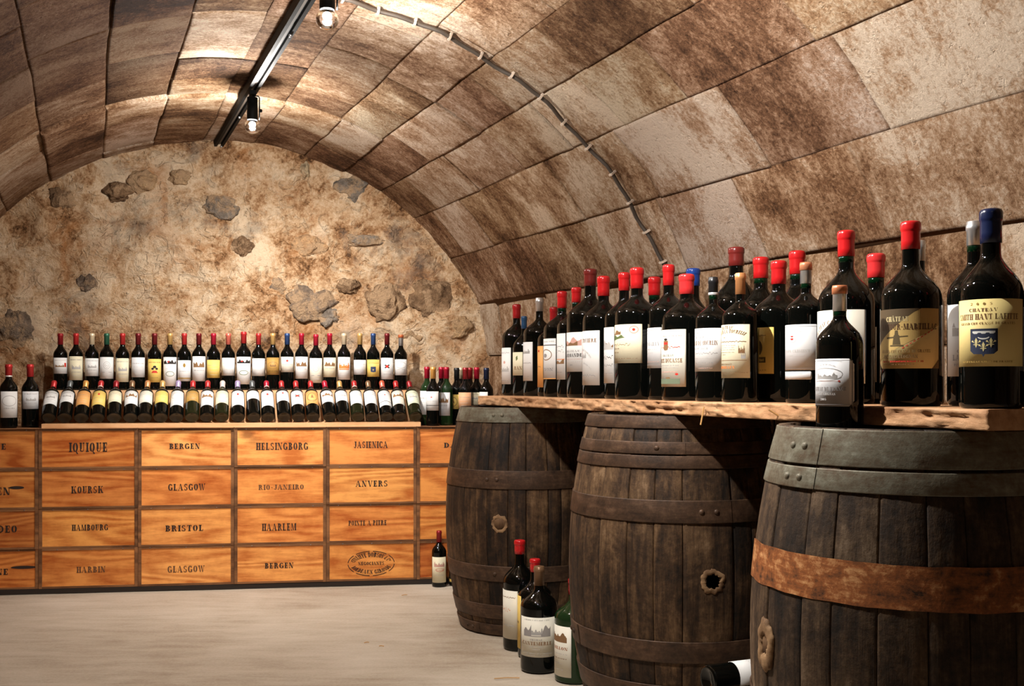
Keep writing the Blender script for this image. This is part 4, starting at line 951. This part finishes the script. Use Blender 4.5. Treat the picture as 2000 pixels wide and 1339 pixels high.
big(1023.6, 617, 22, 0.238, 'ws', 642, [(None, 1021, 688, 733, CREAM, A(('poly', [(.72, .62), (.80, .70), (.78, .86), (.70, .78)], GN), ('t', 'RAN', .80, .32, .36, .15, BR)), 0)], 'small bottle with dark blue wax and cream label reading RAN', .60, .79, 11.5)
big(1053.7, 581.5, 31.7, 0.258, 'si', 608, [(None, 1040.5, 668.5, 743.5, WHITE, A(('house', .72, .70, .36, .16, GY), ('script', .5, .95, .46, .02), ('dash', .5, .9, .12, .015)), 0)], 'large bottle with silver capsule and narrow white label on plank shelf', .62, .79, 16)
big(1081, 599, 31, 0.232, 'wd', 630, [(None, 1061, 676, 756, ORNG, A(('script', .4, .9, .5, .03, BR), ('disc', .8, .88, .05, .03, RD)), 0)], 'bottle with orange label half hidden behind its neighbours on plank shelf', .62, .79, 15)
big(1097.7, 568.5, 36, 0.179, 'wr', 602, [(None, 1086, 662, 740, WHITE, A(('dash', .4, .95, .93, .03, LG), ('line', 0, 1, .84, .02, K_), ('ell', .70, .60, .2, .14, BR, .02), ('disc', .66, .58, .08, .05, GY), ('t', 'NON', .78, .24, .3, .07, GY), ('line', 0, 1, .01, .02, ORNG)), 0)], 'large bottle with red wax and brown ring emblem on white label', .62, .79, 19, GNECK)
big(1125.7, 561, 38, 0.17, 'wr', 591, [(None, 1105, 652, 741, WHITE, A(('script', .35, .95, .72, .025), ('script', .35, .95, .62, .04), ('hills', .3, .96, .34, .1, BR, 4), ('line', .3, .98, .44, .015, OR), ('dash', .4, .9, .16, .015)), 0)], 'large bottle with red wax and scripted label beside the LARMANDE bottle', .62, .79, 19, GNECK)
big(1152.8, 525, 46, 0.149, 'wm', 559, [(None, 1138.5, 650, 726, WHITE, A(('hills', .30, .98, .66, .20, PK, 2), ('hills', .36, .9, .66, .10, BR, 5), ('t', 'CHÂTEAU', .74, .52, .42, .05, GY), ('t', 'LARMANDE', .74, .42, .50, .085, K_), ('dash', .45, .98, .32, .02, PK), ('dash', .5, .95, .25, .02, LG), ('t', '2005', .74, .17, .1, .04, GY)), 0)], 'broad bottle with maroon wax and label reading CHÂTEAU LARMANDE', .60, .79, 25)
big(1178.7, 539, 41, 0.124, 'wr', 578.5, [(None, 1171.5, 647, 752, WHITE, A(('t', 'TRUIÈRE', .72, .82, .44, .07, BR), ('arc', 'SAINT ÉMILION', .5, .34, .34, .30, 100, 30, .03, LG), ('arc', 'GRAND CRU', .5, .16, .34, .24, 80, 30, .03, LG), ('poly', [(.40, .48), (.47, .48), (.47, .66), (.43, .70), (.40, .66)], E_), ('house', .56, .50, .2, .14, GY), ('script', .4, .9, .18, .025)), 0)], 'large bottle with red wax and tall white label with red knight', .62, .80, 24)
big(1219, 532, 39, 0.131, 'wr', 568, [(None, 1200, 640, 748, WHITE, A(('hills', .34, .98, .60, .12, BR, 3), ('hills', .34, .98, .60, .17, LG, 6), ('script', .4, .98, .46, .045, K_), ('script', .4, .98, .32, .03, GY), ('dash', .4, .95, .18, .015)), 0)], 'large bottle with red wax and white script label behind the hill-view one', .62, .79, 22)
big(1244, 522.5, 43, 0.089, 'wr', 564, [(None, 1254, 635, 709.5, CREAM, A(('hills', .10, .60, .66, .08, GN, 3), ('hills', .14, .56, .74, .12, BR, 1), ('poly', [(.2, .58), (.66, .66), (.6, .70), (.2, .66)], GN), ('ell', .84, .86, .09, .10, PK, .015), ('disc', .84, .86, .03, .035, E_), ('script', .14, .78, .48, .035, BR), ('dash', .2, .5, .38, .03, BR), ('dash', .2, .5, .28, .03, BR), ('dash', .1, .9, .12, .015, BR)), 0)], 'large bottle with red wax and cream label showing a green hillside', .62, .79, 26)
big(1278, 540.5, 33, 0.352, 'wr', 577, [(-20, 20, 645, 720, WHITE, None, 0)], 'bottle with small red wax cap at the back left of HAUT-BAILLY', .62, .79, 23.5, GNECK)
big(1305.9, 516.5, 41, 0.13, 'wr', 558, [(None, 1292, 641, 719, GREYL, A(('line', 0, 1, .94, .008, GY), ('line', 0, 1, .86, .006, GY), ('t', 'HAUT-BAILLY', .66, .60, .62, .09, GY), ('dash', .4, .9, .47, .04, LG), ('dash', .4, .8, .38, .02, LG), ('dash', .36, .95, .16, .02, PK), ('line', 0, 1, .08, .006, GY)), 0)], 'large bottle with red wax and pale label reading HAUT-BAILLY', .62, .79, 22.5)
big(1341, 535, 48.5, 0.106, 'wp', 575, [(None, 1340, 645, 755, IVORY, A(('dash', .5, .92, .89, .02, PK), ('crest', .60, .72, .13, .18, BR), ('poly', [(.55, .74), (.65, .74), (.65, .78), (.55, .78)], E_), ('ell', .60, .83, .05, .02, K_, .02), ('script', .42, .54, .69, .02, RD), ('script', .66, .9, .69, .02, RD), ('t', 'CHATEAU', .64, .55, .3, .035, GY), ('t', 'LARCIS DUCASSE', .62, .46, .64, .07, BR), ('dash', .4, .9, .38, .02, LG), ('dash', .4, .85, .34, .015, LG), ('script', .45, .85, .26, .01, PK), ('disc', .84, .22, .03, .02, E_), ('poly', [(.36, .05), (.9, .05), (.9, .14), (.36, .14)], (.16, .20, .13)), ('poly', [(.62, .14), (.72, .14), (.70, .17), (.60, .165)], BR)), 0)], 'broad bottle with light red wax and ivory label reading LARCIS DUCASSE', .61, .81, 29)
big(1354, 524, 32, 0.368, 'wb', 559, [(-20, 20, 645, 720, WHITE, None, 0)], 'bottle with bright blue wax cap at the back of the shelf', .60, .78, 26)
big(1393, 541, 35, 0.085, 'bk', 577, [(None, 1409, 642, 725.5, WHITE, A(('t', '2005', .38, .89, .12, .03, PK), ('t', 'CHATEAU', .42, .79, .34, .055, GY), ('t', 'GRAND DE MOURLIN', .48, .66, .84, .10, BR), ('t', 'GRAND CRU CLASSÉ', .40, .53, .54, .04, GY), ('script', .16, .9, .42, .03), ('dash', .2, .85, .31, .02, LG), ('dash', .3, .8, .2, .02, GY), ('dash', .4, .8, .08, .015, PK)), 0)], 'bottle with black capsule and white label reading MOURLIN', .64, .79, 19, GNECK, None, None, GLASS, (.6, .6, .6))
big(1438, 482.5, 47, 0.382, 'wm', 520, [(-20, 20, 640, 720, WHITE, None, 0)], 'tall broad bottle with maroon wax at the back of the shelf', .58, .82, 30)
big(1446, 533, 36, 0.059, 'cp', 575, [(None, 1464, 635, 738, CREAM, A(('arc', 'CHATEAU', .44, .82, .3, .10, 130, 60, .06, BR), ('arc', 'GRAND LA TOURELLE', .48, .70, .5, .14, 140, 40, .07, BR), ('t', '2001', .36, .76, .1, .03, PK), ('script', .12, .9, .68, .012, BR), ('dash', .12, .66, .61, .012, BR), ('dash', .12, .66, .57, .012, BR), ('dash', .12, .66, .53, .012, BR), ('dash', .12, .66, .48, .012, BR), ('dash', .12, .4, .44, .012, BR), ('house', .80, .46, .14, .2, BR), ('house', .84, .36, .1, .16, GY), ('line', .1, .92, .33, .01, BR), ('dash', .12, .6, .26, .03, BR), ('t', 'BORDEAUX', .40, .20, .5, .05, OR), ('dash', .1, .94, .10, .015, BR)), 0)], 'bottle with copper capsule and crowded cream label on the plank shelf', .64, .79, 20)
big(1486, 502, 36, 0.373, 'wr', 544, [(-20, 20, 640, 720, WHITE, None, 0)], 'bottle with red wax at the back right of the copper capsule bottle', .62, .79, 29, GNECK)
big(1521, 509, 50, 0.194, 'wr', 555.5, [(None, 1512, 641, 730, YELL, A(('t', 'ANGELUS', .56, .92, .34, .055, K_), ('script', .4, .86, .83, .02, BR), ('ell', .58, .56, .22, .24, (.10, .07, .02), .075, -40, 200), ('poly', [(.58, .66), (.64, .46), (.66, .40), (.50, .40), (.52, .46)], (.10, .07, .02)), ('poly', [(.42, .24), (.86, .24), (.86, .36), (.42, .36)], (.13, .09, .03)), ('dash', .46, .82, .30, .06, YELL), ('t', '2005', .56, .17, .1, .035, OR), ('dash', .4, .88, .08, .025, BR)), 0)], 'broad bottle with red wax and yellow label with a bell, ANGELUS', .60, .79, 29)
big(1557, 489.6, 38, 0.361, 'wr', 536, [(-20, 20, 640, 720, WHITE, None, 0)], 'tall bottle with red wax at the back behind the PAPE CLEMENT bottle', .60, .78, 30, GNECK)
big(1574, 513, 38.7, 0.138, 'si', 554, [(None, 1597, 635, 723, GREYL, A(('frame', .04, .006, GY), ('arc', 'GRAND CRU DE GRAVES', .46, .70, .28, .16, 130, 50, .02, LG), ('disc', .42, .74, .035, .02, E_), ('poly', [(.39, .66), (.45, .66), (.46, .70), (.38, .70)], E_), ('ell', .42, .68, .11, .08, LG, .01), ('t', 'PAPE CLEMENT', .50, .42, .62, .055, LG), ('dash', .3, .7, .32, .02, LG)), .006), (None, 1585, 725.5, 741, GREYL, A(('dash', .2, .8, .7, .1, LG), ('dash', .2, .8, .35, .1, LG)), .003)], 'bottle with silver capsule, copper top and pale label reading PAPE CLEMENT', .64, .79, 22, GNECK, (.62, .24, .12))
big(1652.7, 450, 53.6, 0.162, 'wr', 501.6, [(None, 1687, 608, 749, IVORY, A(('arc', 'CHATEAU CARBONNIEUX', .48, .30, .46, .50, 140, 40, .06, BR), ('t', '2005', .46, .76, .1, .03, BR), ('dash', .1, .8, .70, .02, LG), ('house', .5, .36, .5, .2, GY)), 0)], 'very large bottle with red wax and cream label reading CARBONNIEUX', .56, .78, 32, GNECK)
big(1640, 558, 45, -0.055, 'si', 608, [(None, 1666.5, 701, 792.6, GREYL, A(('frame', .04, .008, GY), ('arc', 'GRAND VIN DE GRAVES', .46, .60, .34, .27, 125, 55, .025, LG), ('ell', .46, .67, .33, .14, LG, .014), ('house', .46, .58, .42, .16, GY), ('line', .18, .72, .53, .006, PK), ('disc', .72, .53, .02, .02, E_), ('t', 'CHATEAU DE FRANCE', .46, .37, .76, .08, GY), ('t', 'PESSAC-LÉOGNAN', .44, .26, .44, .05, LG), ('t', '2005', .42, .15, .14, .05, LG)), .012)], 'bottle standing before the plank on the barrel, label reading CHATEAU DE FRANCE', .60, .80, 27, GNECK, (.60, .22, .10), .9205, GLASS, None, None)
big(1711, 495, 34, 0.293, 'wp', 543, [(None, 1712, 640, 746, IVORY, None, 0)], 'bottle with round red wax cap between CARBONNIEUX and MARTILLAC bottles', .60, .78, 33, GNECK)
GLD = (.50, .34, .12)
def martillac(a):
    a.poly([(0, .97), (.30, .97), (0, .62)], (.10, .07, .035)); 
    n = 10
    for i in range(n):      # dark and gold bands across the label
        u0 = i/n; u1 = (i+1)/n
        lo0, lo1 = max(0, .16+.62*u0-.05), max(0, .16+.62*u1-.05); hi0, hi1 = min(1, .40+.9*u0), min(1, .40+.9*u1)
        a.put(GLD, [[(u0*a.w, lo0*a.h), (u1*a.w, lo1*a.h), (u1*a.w, hi1*a.h), (u0*a.w, hi0*a.h)]], 'illustration')
        a.put((.09, .06, .03), [[(u0*a.w, hi0*a.h), (u1*a.w, hi1*a.h), (u1*a.w, a.h), (u0*a.w, a.h)]], 'rule')
    a.t('CHÂTEAU', .36, .83, .34, .08, (.62, .50, .26)); a.t('LATOUR-MARTILLAC', .52, .70, .86, .10, (.085, .04, .018))
    for q in ([(.30, .40), (.42, .40), (.40, .56), (.32, .56)], [(.20, .50), (.52, .53), (.52, .55), (.20, .53)], [(.33, .56), (.39, .56), (.38, .64), (.34, .64)], [(.26, .37), (.46, .37), (.46, .395), (.26, .395)]): a.poly(q, (.10, .07, .03), 'rule')
    a.put(E_, [[(.44*a.w+x, .33*a.h+x*.72*a.h/a.w), (.44*a.w+x+.03*a.w, .33*a.h+(x+.03*a.w)*.72*a.h/a.w), (.44*a.w+x+.03*a.w, .345*a.h+(x+.03*a.w)*.72*a.h/a.w), (.44*a.w+x, .345*a.h+x*.72*a.h/a.w)] for x in [k*.05*a.w for k in range(9)]], 'lettering')
    a.t('GRAND CRU CLASSÉ DE GRAVES', .46, .29, .74, .05, (.30, .20, .08)); a.t('PESSAC-LÉOGNAN', .40, .20, .5, .055, (.20, .13, .06)); a.dash(.12, .72, .12, .03, E_); a.dash(.12, .6, .07, .015, BR)
    a.poly([(.86, 0), (1, 0), (1, .16)], (.20, .12, .05), 'rule')
big(1778.8, 432, 57, 0.095, 'wr', 488, [(None, 1828, 606, 720, (.78, .62, .28), martillac, .012)], 'very large bottle with red wax and gold label reading LATOUR-MARTILLAC', .56, .77, 36)
big(1797, 470, 44, 0.269, 'si', 510, [(None, (-1.2, 1.25), 598, 735, GREYL, A(('house', .5, .6, .6, .2, LG), ('dash', .2, .8, .3, .03, LG)), 0)], 'bottle with pale label standing hidden behind the LATOUR-MARTILLAC bottle', .58, .78, 20)
big(1903.5, 432, 50, 0.263, 'si', 480, [(None, (-1.25, 1.1), 596, 735, WHITE, A(('house', .4, .9, .1, .06, GY), ('house', .4, .56, .5, .24, LG), ('t', 'CHATEAU', .42, .35, .34, .04, GY), ('t', 'LA GARDE', .44, .26, .56, .08, GY), ('t', 'PESSAC-LÉOGNAN', .44, .16, .5, .035, GY)), 0)], 'tall bottle with silver capsule and white label reading LA GARDE', .58, .78, 30, GNECK)
def lafitte(a):
    GDL = (.42, .27, .07)
    a.t('2005', .40, .93, .28, .04, GDL, .9); a.t('CHATEAV', .42, .84, .36, .05, BR, .14); a.t('SMITH HAVT LAFITTE', .47, .74, .82, .085, BR, .05); a.t('GRAND CRU CLASSÉ DE GRAVES', .46, .64, .74, .035, (.34, .20, .07))
    NV = (.028, .036, .07); a.crest(.43, .36, .34, .40, NV)
    PG = (.72, .62, .30); SV = (.70, .70, .66)
    a.poly([(.29, .50), (.57, .50), (.57, .525), (.29, .525)], SV, 'rule')
    for x in (.33, .43, .53): a.poly([(x-.035, .50), (x+.035, .50), (x+.02, .485), (x-.02, .485)], SV, 'rule')
    a.put(SV, [[(p+.43*a.w, q+.445*a.h) for p, q in z] for z in ring(0, 0, .075*a.w, .045*a.h, 195, 345, 10, .012*a.w, .02*a.h)], 'rule')
    for x, y in ((.34, .33), (.52, .33), (.43, .27)):
        b = Art(a.w, a.h); b.lily(x, y, .085, PG)
        for (k, c), v in b.d.items(): a.put(c, v, 'lettering')
    a.t('MARTILLAC GIRONDE FRANCE', .46, .07, .66, .025, GDL)
big(1935.5, 408, 58, 0.068, 'wn', 476, [(None, (-1.32, 1.22), 587.5, 716, (.80, .64, .26), lafitte, 0)], 'very large bottle with navy wax and yellow label reading SMITH HAVT LAFITTE', .55, .775, 40)
big(2052, 440, 52, 0.186, 'wr', 488, [(None, (-1.3, 1.2), 600, 725, GREYL, A(('dash', .2, .8, .5, .05),), 0)], 'bottle with pale label cut off by the right edge of photo', .58, .78, 32)

# ------------------------------------------------------------------ bottles on the floor
def floor_b(px, top, basey, half, cap, capy, labs, text, hs=.60, hn=.79, cw=None, **k):
    d = (CAMH)*F/(basey-HY-half*.18)
    return big(px, top, half, 0, cap, capy, labs, text, hs, hn, cw or half*.72, d=d, base_z=.0008, group='bottles standing on the floor', **k)
floor_b(857.6, 1035.5, 1146, 14.2, 'dr', 1058, [(None, (-1.2, 1.2), 1085.5, 1135, CREAM, A(('house', .5, .62, .6, .26, PK), ('ell', .55, .50, .26, .07, RD, .02), ('dash', .34, .76, .5, .05, RD), ('dash', .3, .8, .3, .03, LG)), 0)], 'small wine bottle with dark red capsule on floor against the crates')
floor_b(891, 1036, 1144, 14.2, 'bk', 1058, [(None, (-1.2, 1.2), 1085, 1136, (.06, .05, .03), A(('line', 0, 1, .1, .1, YELL), ('dash', .1, .9, .6, .1, YELL)), 0)], 'wine bottle with dark label half hidden behind the farthest barrel')
floor_b(1015, 1053.5, 1270, 32.6, 'wr', 1081, [(None, 1011, 1148, 1241, IVORY, A(('script', .4, .95, .86, .02, BR), ('script', .36, .8, .60, .06, OR), ('script', .4, .9, .28, .03, LG)), 0)], 'large bottle with red wax and cream label on floor before farthest barrel', cw=21)
floor_b(1045, 1090, 1286, 34, 'wr', 1116, [(None, 1018, 1160, 1262, YELL, A(('dash', .3, .9, .5, .05, BR),), 0)], 'bottle with red wax hidden behind the CANTEMERLE bottle on floor', cw=20)
floor_b(1053, 1105, 1313, 36.5, 'br', 1142, [(None, (-1.22, .98), 1198, 1274, IVORY, A(('t', 'GRAND CRU CLASSÉ EN 1855'.replace('1', 'I').replace('8', 'B'), .48, .94, .64, .04, LG) if False else ('dash', .16, .8, .94, .035, LG), ('house', .48, .56, .34, .24, GY), ('hills', .14, .36, .54, .28, GY, 2), ('hills', .60, .84, .54, .32, GY, 5), ('line', .14, .84, .53, .02, GY), ('t', 'CHÂTEAU', .48, .44, .30, .045, GY), ('t', 'CANTEMERLE', .48, .35, .78, .09, BR), ('dash', .3, .66, .26, .025, LG), ('dash', .4, .56, .2, .025, LG), ('dash', .1, .88, .10, .03, LG), ('dash', .16, .8, .05, .02, LG)), 0)], 'large bottle with brown capsule and label reading CHÂTEAU CANTEMERLE on floor', cw=21)
floor_b(1121, 1128, 1333, 38, 'wd', 1160, [(None, 1116, 1216, 1313, IVORY, A(('hills', .34, .9, .68, .18, BR, 2), ('house', .66, .74, .4, .16, BR), ('t', 'PAVEILDILLON'[6:], .70, .56, .44, .06, (.35, .12, .04)), ('dash', .4, .9, .45, .02, LG), ('dash', .4, .9, .36, .02, BR), ('dash', .4, .8, .26, .02, LG), ('dash', .4, .8, .14, .02, LG)), 0)], 'green bottle with cream label on floor tucked beside the middle barrel', glass=GREEN, cw=22)
# one bottle lies on a stone block between the middle and near barrels
def lying():
    zb = .245; a = Vector((.500, 2.62)); b = Vector((.80, 2.745)); hd = (b-a).normalized(); R = .0375; H = .305
    dr = Vector((hd.x, hd.y, 0)); y = Vector((0, 0, -1)).lerp(Vector((hd.y, -hd.x, 0))*-1, .35); y = (y-dr*y.dot(dr)).normalized(); x = y.cross(dr)
    mt = Matrix((x, y, dr)).transposed().to_4x4(); mt.translation = Vector((a.x, a.y, zb+R+.001))
    bottle(mt.translation, 0, H, R, CN['rd'], [(-1.5, 1.5, .075, .165, WHITE, A(('script', .3, .8, .5, .05, LG),), 0)], 'wine bottle lying on its side between the two near barrels', None, .60, .79, R*.37, .80, GLASS, None, mt, 28)
    m = MB(); V = []; n = 5
    bm = bmesh.new(); bmesh.ops.create_cube(bm, size=1); bmesh.ops.subdivide_edges(bm, edges=bm.edges[:], cuts=4, use_grid_fill=True)
    for v in bm.verts:
        c = v.co.copy(); q = Vector((c.x*.20, c.y*.12, (c.z+.5)*zb)); e = .006*noise.noise(q*18)
        v.co = Vector((q.x*(1+e*6), q.y*(1+e*6), q.z))
    me = bpy.data.meshes.new('stone_block'); bm.to_mesh(me); bm.free(); me.materials.append(STONE)
    o = mo('support_stone', me, None, (.62, 2.668, .0005)); o.rotation_euler = (0, 0, math.atan2(hd.y, hd.x)); tag(o, 'squared stone block under the lying bottle between the barrels', 'stone')
lying()

# ------------------------------------------------------------------ track lighting and cable
ZR = lambda k: ZC+RV+TILT*k-.026
def track():
    root = empty('light_track', qk(0, 0, ZR(0)))
    k0, k1 = .02, -7.2
    def seg(nm, q0, q1, z0, z1, mat):
        V = []
        for k in (k0, k1):
            for q, z in ((q0, z0), (q1, z0), (q1, z1), (q0, z1)): V.append(qk(q, k, ZR(k)+z)-root.location)
        return mk(nm, V, [(0,1,5,4), (1,2,6,5), (2,3,7,6), (3,0,4,7), (3,2,1,0), (4,5,6,7)], mat, root)
    seg('rail', -.024, .024, -.006, .020, BLACK); seg('rail_lip', -.024, -.010, -.022, -.006, BLACK); seg('rail_lip', .010, .024, -.022, -.006, BLACK); seg('conductor', -.006, .006, -.009, -.006, CABLE)
    for k in (-.02, -.75, -2.1, -3.6, -5.1):
        p = qk(.012, k, ZR(k)-.024)-root.location
        MB().lathe([(0, -.006), (.005, -.005), (.007, 0), (.006, .004)], 8).build('bolt', STEEL, root, True, p)
    MB().box((-.03, -.02, -.03), (.03, .015, .02)).build('end_cap', BLACK, root, False, qk(0, .03, ZR(.03))-root.location)
    tag(root, 'black ceiling track running along the crown of the vault', 'light track')
track()
def lamp(i, k):
    top = qk(0, k, ZR(k)-.022); root = empty('track_lamp', top, .35); root.scale = (.9, .9, .82)
    MB().box((-.014, -.030, -.022), (.014, .030, .0)).build('adapter', BLACK, root)
    b = MB(); b.tube([(.034, 0, -.150), (.034, 0, -.03), (.028, 0, -.022), (0, 0, -.022)], .0035, 6); b.build('bracket', BLACK, root, True)
    h = MB(); prof = []
    for j in range(6): z = -.034-.005*j; prof += [(.026, z), (.026, z-.0028), (.022, z-.003), (.022, z-.0048)]
    h.lathe([(0, -.030), (.020, -.031)]+prof+[(.026, -.066), (.0265, -.152), (.024, -.156), (.020, -.156), (.018, -.145), (0, -.144)], 20)
    h.build('lamp_housing', BLACK, root, True)
    q = MB().lathe([(.009, 0), (.009, .008), (.007, .011), (0, .011)], 10).build('knob', BLACK, root, True, (.036, 0, -.10)); q.rotation_euler = (0, PI/2, 0)
    gl = MB().lathe([(.013, -.150), (.020, -.158)]+[(.039*math.sin(t), -.190+.039*math.cos(t)) for t in [math.radians(x) for x in range(45, 181, 15)]], 24).build('bulb', LENS, root, True)
    MB().lathe([(.0155*math.sin(math.radians(x)), -.178+.0155*math.cos(math.radians(x))) for x in range(0, 181, 20)], 14).build('filament', emit_mat(LAMP_P[i]), gl, True)
    where = ['above the crates near the end wall', 'at the top edge of photo beside the cable', 'overhead, nearest the viewer on left of barrels', 'overhead behind the viewer'][i]
    tag(root, 'black track spotlight with lit globe bulb, %s' % where, 'lamp', 'track spotlights on the vault crown')
for i, k in enumerate(LAMP_K): lamp(i, k)
# beams of the aimable lamps: the third grazes the right-hand haunch, shelf and barrels, the first two wash the crates and end wall
def beam(k, aim, watt, cone, blend, nm):
    sp = bpy.data.lights.new(nm, 'SPOT'); spo = bpy.data.objects.new(nm, sp); COL.objects.link(spo)
    spo.location = qk(0, k, ZR(k)-.235) + Vector(aim).normalized()*.02
    spo.rotation_euler = Vector(aim).to_track_quat('-Z', 'Y').to_euler(); sp.energy = watt; sp.color = BULB_COL
    sp.spot_size = math.radians(cone); sp.spot_blend = blend; sp.shadow_soft_size = .022
beam(LAMP_K[2], (1.0, .18, -.85), SPOT_W, 135, .7, 'beam_right')
beam(LAMP_K[0], (.05, .9, -1.2), SPOT_A, 118, 1.0, 'beam_crates')
beam(LAMP_K[1], (-.30, 1.0, -.85), SPOT_B, 110, 1.0, 'beam_end_wall')
def cable():
    # crosses the vault square to its axis; foot at pixel (1300, 515)
    t, d = ray_line(1303, P0+NX*1.40, AX); k0 = t
    root = empty('ceiling_cable', vault(math.radians(64), k0)); P = []
    for i in range(61):
        th = math.radians(75-73*i/60); k = k0-.012+.012*math.sin(i*.5)+.006*math.sin(i*1.3)
        if th > math.radians(64.5):
            f = (math.degrees(th)-64.5)/10.5; p = qk(1.395+.03*f, k, ZC+RV*math.cos(math.radians(64.5))+TILT*k-.40*f)
        else: p = vault(th, k, RV-.019)
        P.append(p-root.location)
    MB().tube(P, .0075, 8).build('cable_run', CABLE, root, True)
    for i in range(10, 60, 4):
        th = math.radians(75-73*i/60); k = k0-.012+.012*math.sin(i*.5)+.006*math.sin(i*1.3)
        c = vault(th, k, RV-.018)-root.location
        a = Vector((AX.x, AX.y, 0)); tn = (P[i+1]-P[i-1]).normalized(); nr = a.cross(tn)
        mt = Matrix((a, tn, nr)).transposed().to_4x4(); mt.translation = c
        MB().box((-.012, -.004, -.012), (.012, .004, .012), mt).build('cable_clip', CLIP, root)
    tag(root, 'dark cable clipped in an arc across the stone vault', 'cable')
cable()
# straw on the floor
for i, (px, py, l, a) in enumerate(((990, 1326, .09, .1), (716, 1256, .02, .4), (745, 1263, .02, -.2), (790, 1163, .03, .6))):
    d = CAMH*F/(py-HY); p = PX(px, py, d); p.z = .004
    o = MB().tube([p+Vector((-l/2*math.cos(a), -l/2*math.sin(a), 0)), p+Vector((0, .003, .001)), p+Vector((l/2*math.cos(a), l/2*math.sin(a), 0))], .0018, 5).build('straw_bit', STRAW)
    tag(o, ['long orange splinter on floor before the CANTEMERLE bottle', 'tiny brown chip on the open floor, left one of two', 'tiny brown chip on the open floor, right one of two', 'thin straw on floor just before the crates'][i], 'straw')
